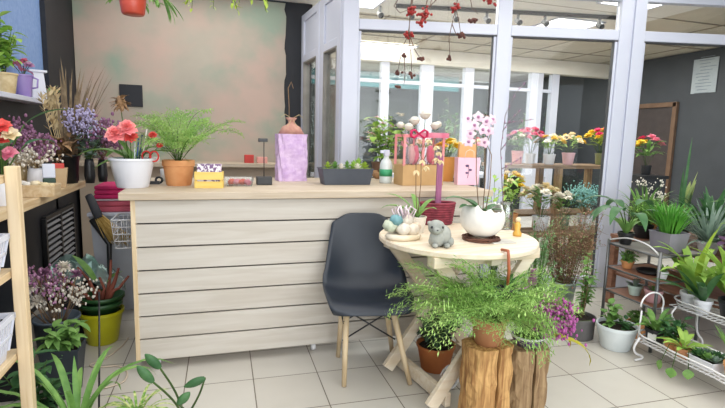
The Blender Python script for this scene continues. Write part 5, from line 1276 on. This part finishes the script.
twiggy(t, .25, .23, .56, 70, 24, mat('olive_leaf', (156, 176, 112), (118, 144, 84), trans=.2), mat('rusty_seed', (184, 140, 120), (150, 110, 94), rough=.9))
p = V3((2.27, 2.525, .0005))
potted('climbing_plant', 'tall slender climbing plant in a wide dark grey floor pot left of the shelf', 'plant', p, mat('charcoal_pot', (92, 90, 90), (78, 76, 76), rough=.6), .104, .110, .14,
    lambda t, z: stems_leaves(rng, t, (.03, .0, z), .07, .46, 120, .06, .035, M['g_mid'], M['brownstem'], per=12, nst=9, r=.003, zlo=.2))
p = V3((2.385, 2.315, .0005))
potted('potted_plant', 'leafy plant in a wide white bowl-shaped pot on the floor before the plant shelf', 'plant', p, mat('white_blue_pot', (226, 234, 236), (214, 224, 228), rough=.35), .085, .118, .15,
    lambda t, z: (stems_leaves(rng, t, (-.03, .02, z), .07, .17, 40, .055, .04, M['g_mid'], per=6, nst=7), stems_leaves(rng, t, (.03, -.03, z), .06, .08, 24, .05, .035, M['g_dark'], per=4, nst=6, name='lower_leaves')))
# shrubs behind the round table
potted('potted_plant', 'dense needle-leaved green shrub in a grey pot between the round table and the galvanised bucket', 'plant', V3((1.95, 2.55, .0005)), M['greypot'], .07, .09, .16,
    lambda t, z: (stems_leaves(rng, t, (0, 0, z),   .16, .64, 460, .036, .010, mat('rosemary_green', (128, 166, 110), (94, 134, 84), trans=.2), M['stem'], per=34, nst=30, r=.003, zlo=.15, up=1.0)))
potted('potted_plant', 'tall leafy green plant with slender stems behind the right edge of the round table', 'plant', V3((1.93, 3.02, .0005)), M['blackplastic'], .08, .11, .24,
    lambda t, z: stems_leaves(rng, t, (0, 0, z), .19, .86, 160, .085, .03, M['g_bright'], per=12, nst=18, r=.003, zlo=.4))
# ---- white wire stand in the right foreground
wx0, wx1, wy0, wy1 = 2.36, 2.58, 1.42, 2.17
t = thing('wire_stand', 'tiered white wire plant stand with scrolled legs in the right foreground', 'plant stand', ((wx0+wx1)/2, (wy0+wy1)/2, 0))
cx_, cy2 = (wx0+wx1)/2, (wy0+wy1)/2
def wire_tier(x0, x1, y0, y1, z, rail):
    mb = MB(); x0 -= cx_; x1 -= cx_; y0 -= cy2; y1 -= cy2
    r_ = (x1-x0)/2; n_ = max(2, int((y1-y0)/.2))
    for zz, g in ((z, -.012), (z+rail*.5, 0), (z+rail, .012)):
        pts = []
        for i in range(49):                      # scalloped outline
            a = 2*PI*i/48; c, sn = math.cos(a), math.sin(a)
            px_ = (x0+x1)/2+(r_+g)*abs(c)**.6*(1 if c > 0 else -1); py_ = (y0+y1)/2+((y1-y0)/2+g)*abs(sn)**.6*(1 if sn > 0 else -1)
            pts.append((px_+(.010*math.sin(n_*2*PI*(py_-y0)/(y1-y0)) if abs(c) > .3 else 0), py_, zz))
        mb.tube(pts, .004 if zz != z+rail else .0055, n=6)
    k = int((y1-y0)/.03)
    for i in range(k+1):
        y = y0+.01+(y1-y0-.02)*i/k; mb.tube([(x0+.004, y, z), (x1-.004, y, z)], .0025, n=4)
    for x in (x0+.02, (x0+x1)/2, x1-.02): mb.tube([(x, y0, z-.004), (x, y1, z-.004)], .0035, n=5)
    return mb
L1, L2 = .115, .31
wire_tier(wx0, wx1, wy0, wy1, L1, .045).build('lower_tier', M['wire'], t)
wire_tier(wx1+.02, wx1+.26, wy0, wy1, L2, .045).build('upper_tier', M['wire'], t)
for x, y, top in ((wx0, wy1-.05, L1), (wx0, wy0+.06, L1), (wx1+.24, wy1-.05, L2), (wx1+.24, wy0+.06, L2)):
    x -= cx_; y -= cy2; MB().tube(smooth_pts([V3((x, y, top+.03)), V3((x-.035, y, top*.8)), V3((x-.02, y, top*.45)), V3((x+.03, y, top*.25)), V3((x+.025, y, .014)), V3((x-.02, y, .0095))]), .0065, n=8).build('scroll_leg', M['wire'], t)
for y in (wy1-.05, wy0+.06):
    MB().tube(smooth_pts([V3((wx1-cx_-.01, y-cy2, L1)), V3((wx1-cx_+.05, y-cy2, L1+.08)), V3((wx1-cx_, y-cy2, L1+.15)), V3((wx1-cx_+.03, y-cy2, L2))]), .0055, n=7).build('scroll_brace', M['wire'], t)
mb = MB().tube([(wx0-cx_+.10+.085*math.cos(a), wy1-cy2-.02, L1+.21+.075*math.sin(a)) for a in [-.3+k*.27 for k in range(14)]], .005, n=7).tube([(wx0-cx_+.18, wy1-cy2-.02, L1+.19), (wx0-cx_+.19, wy1-cy2-.02, L1)], .005, n=6).tube([(wx0-cx_+.025, wy1-cy2-.02, L1+.18), (wx0-cx_+.02, wy1-cy2-.02, L1)], .005, n=6); mb.build('scroll_top', M['wire'], t)
LW = L1+.0035
def on_wire(y, x=None, z=LW): return V3((x if x is not None else (wx0+wx1)/2-.02, y, z))
t = potted('potted_plant', 'rosette plant in a black pot with a white label, farthest on the lower wire tier', 'plant', on_wire(2.10), M['blackplastic'], .045, .056, .085,
    lambda t, z: blades(rng, t, (0, 0, z), 22, .14, .032, M['g_mid'], (.5, 1.3), (.4, 1.2), rad=.02, shape='spoon'))
lb = mat('white_label', (234, 234, 230), None, rough=.6)
MB().box((-.047, -.02, .045), (.003, .045, .035), Matrix.Rotation(.4, 3, 'Z')).build('white_label', lb, t, False)
potted('potted_plant', 'dark leafy plant in a terracotta pot, second farthest on the lower wire tier', 'plant', on_wire(1.985), M['terra'], .035, .048, .075,
    lambda t, z: stems_leaves(rng, t, (0, 0, z), .09, .14, 70, .065, .026, M['g_dark'], per=7, nst=10))
t = potted('potted_plant', 'bright spreading plant hanging round leaves over the lower wire tier', 'plant', on_wire(1.893, (wx0+wx1)/2-.05), mat('pale_terracotta', (214, 150, 110), None, rough=.8), .03, .042, .06,
    lambda t, z: blades(rng, t, (0, 0, z), 16, .13, .03, M['g_bright'], (.4, 1.3), (.4, 1.4), rad=.01, shape='spoon'))
ml = MB(); ms = MB()
for az, L in ((2.8, .09), (3.5, .11), (4.1, .08)):
    e = V3((math.cos(az)*L*1.25, math.sin(az)*L*1.25, -.02)); ms.tube([(0, 0, .055), e*.7+V3((0, 0, .09)), e], .002, n=5); ml.leaf(e, az, -1.2, .055, .055, .4, 'oval', .1)
ms.build('runners', M['stem'], t); ml.build('round_leaves', M['g_mid'], t)
t = thing('succulent_tray', 'white tray of several small green succulents on the lower wire tier', 'tray', on_wire(1.772))
MB().rbox(.11, .115, .135, .14, .055, .004, lip=.005).build('tray', M['whitepot'], t, False, .003)
MB().box((0, 0, .046), (.122, .127, .005)).build('soil', M['soil'], t, False)
for k, (x, y, R_, gm) in enumerate(((-.04, .05, .06, 'g_dark'), (.03, .05, .05, 'g_grey'), (-.04, -.02, .055, 'g_mid'), (.03, -.03, .06, 'g_dark'), (-.03, -.07, .05, 'g_grey'))):
    mb = MB()
    for l in range(3):
        for i in range(8): mb.leaf((x*.8, y*.7, .048), 2*PI*(i+.5*l)/8, .3+.4*l, R_*(1-.12*l), R_*.42, -.2, 'oval', .3, 4)
    mb.build('succulent', M[gm], t)
t = potted('potted_plant', 'tall upright-leaved plant in a labelled terracotta pot, nearest on the wire stand', 'plant', on_wire(1.628), M['terra'], .045, .06, .085,
    lambda t, z: blades(rng, t, (0, 0, z), 13, .26, .055, M['g_mid'], (1.0, 1.5), (.1, .7), rad=.02, shape='oval'))
MB().box((-.052, .0, .05), (.003, .04, .035)).build('white_label', lb, t, False)
# upper tier
UW = L2+.0035; ux = wx1+.13
potted('potted_plant', 'lush plant with broad bright green leaves in a black pot on the upper wire tier', 'plant', V3((ux+.03, 1.872, UW)), M['blackplastic'], .065, .085, .11,
    lambda t, z: (blades(rng, t, (0, 0, z), 26, .40, .085, M['g_bright'], (.9, 1.5), (.3, 1.2), rad=.03, shape='oval'), blades(rng, t, (0, 0, z), 6, .42, .04, M['g_bright'], (1.2, 1.5), (.1, .5), rad=.02, name='tall_leaves')))
potted('potted_plant', 'tall arching pale green strap-leaved plant at the far end of the upper wire tier', 'plant', V3((ux, 2.105, UW)), M['whitepot'], .05, .065, .085,
    lambda t, z: (blades(rng, t, (0, 0, z), 20, .44, .052, M['g_bright'], (.9, 1.45), (.6, 1.8), rad=.03), blades(rng, t, (0, 0, z), 4, .46, .034, M['g_pale'], (1.35, 1.5), (.1, .4), rad=.01, name='tall_leaves', azr=(4.2, 5.4))))
potted('snake_plant', 'dark patterned long-leaved plant in a white pot leaning between the other upper-tier plants', 'plant', V3((ux-.05, 2.0, UW)), M['whitepot'], .035, .046, .08,
    lambda t, z: blades(rng, t, (0, 0, z), 7, .34, .045, M['g_dark'], (.5, 1.2), (.3, .9), rad=.02, azr=(2.4, 4.8)))
# ---- brown bench behind, along the glass
bx0, bx1, by0, by1, BZ = 2.98, 3.75, 1.95, 3.05, .56
t = thing('plant_bench', 'brown wooden plant bench under the crowded pots in front of the right glass pane', 'bench', ((bx0+bx1)/2, (by0+by1)/2, 0))
w, d = bx1-bx0, by1-by0
for k in range(6): MB().box((-w/2+(k+.5)*w/6, 0, BZ-.012), (w/6-.008, d, .024)).build('slat', brown_board, t, False, .002)
for x in (-w/2+.03, w/2-.03):
    for y in (-d/2+.03, d/2-.03): MB().box((x, y, (BZ-.024)/2), (.045, .045, BZ-.024)).build('leg', brown_board, t, False, .002)
for z in (.25,): MB().box((0, 0, z), (w-.06, d-.06, .02)).build('lower_shelf', brown_board, t, False, .002)
BZ += .001
potted('snake_plant', 'tall upright snake plant with yellow-edged leaves in front of the dark hall wall', 'plant', V3((3.38, 2.80, BZ)), M['greypot'], .06, .075, .11,
    lambda t, z: (blades(rng, t, (0, 0, z), 5, .50, .060, mat('edged_leaf', (186, 200, 120), (92, 130, 78), trans=.15, scale=9, lo=.4, hi=.6), (1.25, 1.5), (.0, .2), rad=.02, shape='oval', azr=(5.4, 7.0)), blades(rng, t, (0, 0, z), 3, .62, .020, M['g_dark'], (1.5, 1.56), (.0, .05), rad=.02, name='thin_spikes')))
potted('agave', 'spiky silver-green rosette plant in a white pot on the plant bench', 'plant', V3((3.12, 2.36, BZ)), M['whitepot'], .05, .065, .08,
    lambda t, z: blades(rng, t, (0, 0, z), 80, .30, .018, M['g_grey'], (.1, 1.45), (.1, .6), rad=.02))
potted('potted_plant', 'loose bushy plant with small white flower spikes beside the double post', 'plant', V3((3.10, 2.86, BZ)), M['blackplastic'], .055, .07, .10,
    lambda t, z: (blades(rng, t, (0, 0, z), 60, .36, .016, M['g_mid'], (.7, 1.5), (.3, 1.5), rad=.04), stems_leaves(rng, t, (0, 0, z), .14, .26, 50, .06, .018, M['g_bright'], per=6, nst=9, name='foliage_sprays'), spray(rng, t, (0, 0, z), .14, .34, 9, M['whitepetal'], M['stem'], .008, 7, 'flower_spikes', .014)))
potted('potted_plant', 'dark narrow-leaved plant standing behind the silver spiky rosette', 'plant', V3((3.34, 2.52, BZ)), M['greypot'], .06, .075, .10,
    lambda t, z: blades(rng, t, (0, 0, z), 50, .40, .03, M['g_dark'], (.6, 1.5), (.4, 1.5), rad=.04))
potted('flowering_plant', 'leafy plant with one orange-red bloom at the right edge of the bench', 'plant', V3((3.42, 2.26, BZ)), M['terra'], .06, .075, .11,
    lambda t, z: stems_leaves(rng, t, (0, 0, z), .22, .34, 130, .10, .045, M['g_mid'], per=8, nst=18))
t = bpy.data.objects['flowering_plant.001'] if 'flowering_plant.001' in bpy.data.objects else bpy.data.objects['flowering_plant']
mb = MB(); flower(mb, (0, 0, 0), .05, rng, 7, 3, .3); o = mb.build('bloom', M['coral'], t, at=(-.05, -.02, .38)); o.rotation_euler = (.8, -.4, 0)
MB().tube([(0, 0, .09), (-.03, -.01, .25), (-.05, -.015, .37)], .003, n=5).build('bloom_stem', M['stem'], t)
potted('potted_plant', 'large bright broad-leaved plant leaning in from the right edge', 'plant', V3((3.20, 2.06, BZ)), M['greypot'], .06, .075, .10,
    lambda t, z: big_leaves(rng, t, (0, 0, z), [(a, .14, 1.1, .17, .10, .9) for a in (.2, 1.3, 2.3, 3.2, 4.1, 5.0, 5.7)], M['g_bright']))
potted('potted_plant', 'purple-leaved small plant on the near corner of the plant bench', 'plant', V3((3.06, 2.17, BZ)), M['blackplastic'], .04, .05, .06,
    lambda t, z: stems_leaves(rng, t, (0, 0, z), .08, .09, 50, .06, .04, mat('purple_leaf', (118, 84, 120), (88, 60, 94), trans=.2), M['brownstem'], per=6, nst=8))
potted('potted_plant', 'tall thin-stemmed plant with small leaves reaching up at the right edge', 'plant', V3((3.56, 2.50, BZ)), M['greypot'], .06, .08, .12,
    lambda t, z: (stems_leaves(rng, t, (0, 0, z), .15, .95, 90, .09, .045, M['g_mid'], M['brownstem'], per=11, nst=8, r=.004, zlo=.35)))

potted('potted_plant', 'small-leaved bushy green plant at the back of the bench in the middle', 'plant', V3((3.24, 2.95, BZ)), M['terra'], .05, .065, .09,
    lambda t, z: stems_leaves(rng, t, (0, 0, z), .18, .22, 120, .06, .03, M['g_bright'], per=8, nst=15))
potted('potted_plant', 'fan of long mid-green leaves on the bench right of the grey square planter', 'plant', V3((3.06, 2.60, BZ)), M['blackplastic'], .05, .065, .09,
    lambda t, z: blades(rng, t, (0, 0, z), 40, .32, .022, M['g_mid'], (.7, 1.5), (.4, 1.6), rad=.03))
# ================================================================== hall flowers behind the glass
rng = random.Random(71)
HX0, HX1, HY0, HY1, HZT = 3.05, 4.62, 4.72, 5.16, 1.0
t = thing('display_table', 'tall rustic wooden display table of flowers in the hall behind the glass', 'table', ((HX0+HX1)/2, (HY0+HY1)/2, 0))
hw_ = wood('weathered_wood', (150, 122, 92), (116, 90, 66), 0)
w, d = HX1-HX0, HY1-HY0
for k in range(4): MB().box((0, -d/2+(k+.5)*d/4, HZT-.02), (w, d/4-.006, .04)).build('plank', hw_, t, False, .003)
hz_ = wood('weathered_leg', (166, 134, 98), (128, 98, 68), 2)
for x in (-w/2+.06, .0, w/2-.06):
    for y in (-d/2+.05, d/2-.05): MB().box((x, y, (HZT-.04)/2), (.07, .07, HZT-.04)).build('leg', hz_, t, False, .004)
MB().box((0, 0, .42), (w-.1, d-.08, .03)).build('lower_shelf', hw_, t, False, .003)
def hallpot(lab, px, z, y, potm, r0, r1, h, heads, greens, R_, H_, hr, gm='g_mid', kind='flower', name='bouquet'):
    q = P(px, 160, y=y); p = V3((q.x, y, z+.001)); t = thing(name, lab, 'flowers', p)
    add_pot(t, potm, r0, r1, h, .006, .015, False); bouquet(rng, t, (0, 0, h*.7), R_*1.25, H_*1.2, heads, int(greens*2.2), M[gm], hr*1.15, kind)
    return t
pk = [M['pink'], M['mauve'], M['pink'], M['whitepetal']]
hallpot('pink tulips in a rosy jar at the left end of the hall display table', 517, HZT, 4.92, mat('rosy_jar', (226, 170, 170), (214, 150, 152), rough=.3), .055, .07, .15, pk*3, 16, .11, .22, .045)
hallpot('hot pink bouquet at the back of the hall display table, second from its left end', 530, HZT, 5.02, M['whitepot'], .05, .06, .12, [M['hotpink']]*10+[M['pink']]*3, 12, .12, .26, .05)
hallpot('yellow and white bouquet in a white pot near the middle of the hall display table', 549, HZT, 4.86, M['whitepot'], .055, .07, .12, [M['whitepetal'], M['yellow'], M['cream']]*5, 14, .13, .20, .042, 'g_bright')
hallpot('cream and yellow bouquet in a pink pot on the hall display table', 568, HZT, 4.90, mat('soft_pink_pot', (240, 196, 204), (230, 182, 192), rough=.4), .055, .075, .14, [M['cream'], M['yellow'], M['whitepetal'], M['cream']]*4, 14, .13, .20, .042, 'g_bright')
hallpot('yellow sprays with hot pink blooms at the right end of the hall display table', 600, HZT, 4.92, mat('olive_vase', (128, 132, 90), None, rough=.4), .05, .065, .14, [M['yellow'], M['hotpink'], M['hotpink'], M['yellow'], M['hotpink'], M['yellow'], M['yellow'], M['hotpink'], M['yellow'], M['yellow'], M['yellow']]*2, 30, .17, .27, .045, 'g_pale')
t = thing('display_bench', 'low wooden bench of flowers on the hall floor before the display table', 'bench', (3.97, 4.46, 0))
for k in range(3): MB().box((0, -.14+k*.14, .285), (1.78, .13, .03)).build('slat', hw_, t, False, .002)
for x in (-.85, 0, .85): MB().box((x, 0, .135), (.06, .38, .27)).build('leg', hz_, t, False, .003)
hallpot('cream hydrangeas in a white bucket on the low hall bench', 545, .30, 4.46, M['whitepot'], .07, .09, .16, [M['cream'], M['whitepetal'], M['cream']]*5, 16, .16, .30, .06)
t = hallpot('blue-green flower spray in a tapered white pot on the low hall bench', 590, .30, 4.44, M['whitepot'], .06, .085, .17, [], 20, .12, .2, .04, 'g_grey')
spray(rng, t, (0, 0, .12), .18, .34, 46, M['bluegreen'], M['stem'], .012, 9, 'blue_heads', .035)
hallpot('yellow flowers in a terracotta pot at the left of the low hall bench', 513, .30, 4.46, M['terra'], .07, .09, .2, [M['yellow'], M['cream']]*7, 18, .13, .40, .05, 'g_bright')
hallpot('white daisies in a green jar, between the hydrangeas and the blue-green spray', 568, .30, 4.50, mat('green_jar', (110, 140, 110), None, rough=.3), .06, .07, .16, [M['whitepetal']]*14, 20, .14, .24, .04)
# pink glove-like bloom right of the double post
q = P(645, 170, y=4.9)
t = thing('display_plinth', 'tall dark plinth in the hall, right of the double post', 'plinth', (q.x, 4.9, 0))
MB().box((0, 0, .42), (.34, .34, .84)).build('column', M['darkgrey'], t, False, .004); MB().box((0, 0, .86), (.38, .38, .04)).build('cap', M['blackplastic'], t, False, .004)
t = hallpot('pink and yellow artificial bouquet on the dark plinth right of the double post', 647, .88, 4.9, M['blackplastic'], .05, .06, .12, [M['pink'], M['hotpink'], M['pink'], M['yellow'], M['yellow'], M['pink'], M['yellow']], 18, .13, .32, .06)
# left part of the hall, seen past the counter goods
t = thing('display_table', 'white hall table of green plants behind the left glass pane', 'table', (2.35, 4.85, 0))
MB().box((0, 0, .88), (1.3, .45, .04)).build('tabletop', M['pvc'], t, False, .004)
for x in (-.58, .58):
    for y in (-.18, .18): MB().box((x, y, .43), (.05, .05, .86)).build('leg', M['pvc'], t, False, .003)
for k, (x, lab, heads, gm, h) in enumerate(((1.85, 'pale pink bouquet in a tan jar on the white hall table, behind the spray bottle', pk*3, 'g_mid', .26), (2.15, 'mixed white flowers on the white hall table behind the rose box', [M['whitepetal'], M['cream']]*6, 'g_mid', .24), (2.48, 'yellow and pink bouquet on the white hall table behind the orchid', [M['yellow'], M['pink'], M['yellow']]*4, 'g_bright', .24), (2.78, 'coral bouquet at the right end of the white hall table', [M['coral'], M['pink'], M['cream']]*4, 'g_mid', .26))):
    p = V3((x, 4.85, .901)); t = thing('bouquet', lab, 'flowers', p); add_pot(t, (M['straw'], M['whitepot'], M['terra'], M['whitepot'])[k], .055, .07, .14, .006, .015, False); bouquet(rng, t, (0, 0, .1), .13, h, heads, 22, M[gm], .045, 'flower')
# leafy trees in the far hall behind the storefront
for k, (px, y, h, lab) in enumerate(((452, 7.9, 2.0, 'tall green bushy tree beyond the far storefront, left of the dark cabinet'), (556, 8.15, 2.3, 'dark spreading tree at the far end of the hall near the right wall'), (490, 8.4, 2.1, 'mid-green tree beyond the far storefront straight behind the white post'), (524, 7.9, 1.8, 'slim green tree beyond the right end of the far storefront'))):
    q = P(px, 120, y=y); t = thing('potted_tree', lab, 'tree', (min(q.x, 5.95), y, .0005)); add_pot(t, M['greypot'], .14, .18, .32, .01, .03)
    stems_leaves(rng, t, (0, 0, .30), (.38, .5, .36, .26)[k], h-.3, 260, .15, .06, (M['g_mid'], M['g_dark'], M['g_dark'], M['g_mid'])[k], M['brownstem'], per=11, nst=24, r=.006, zlo=.3)
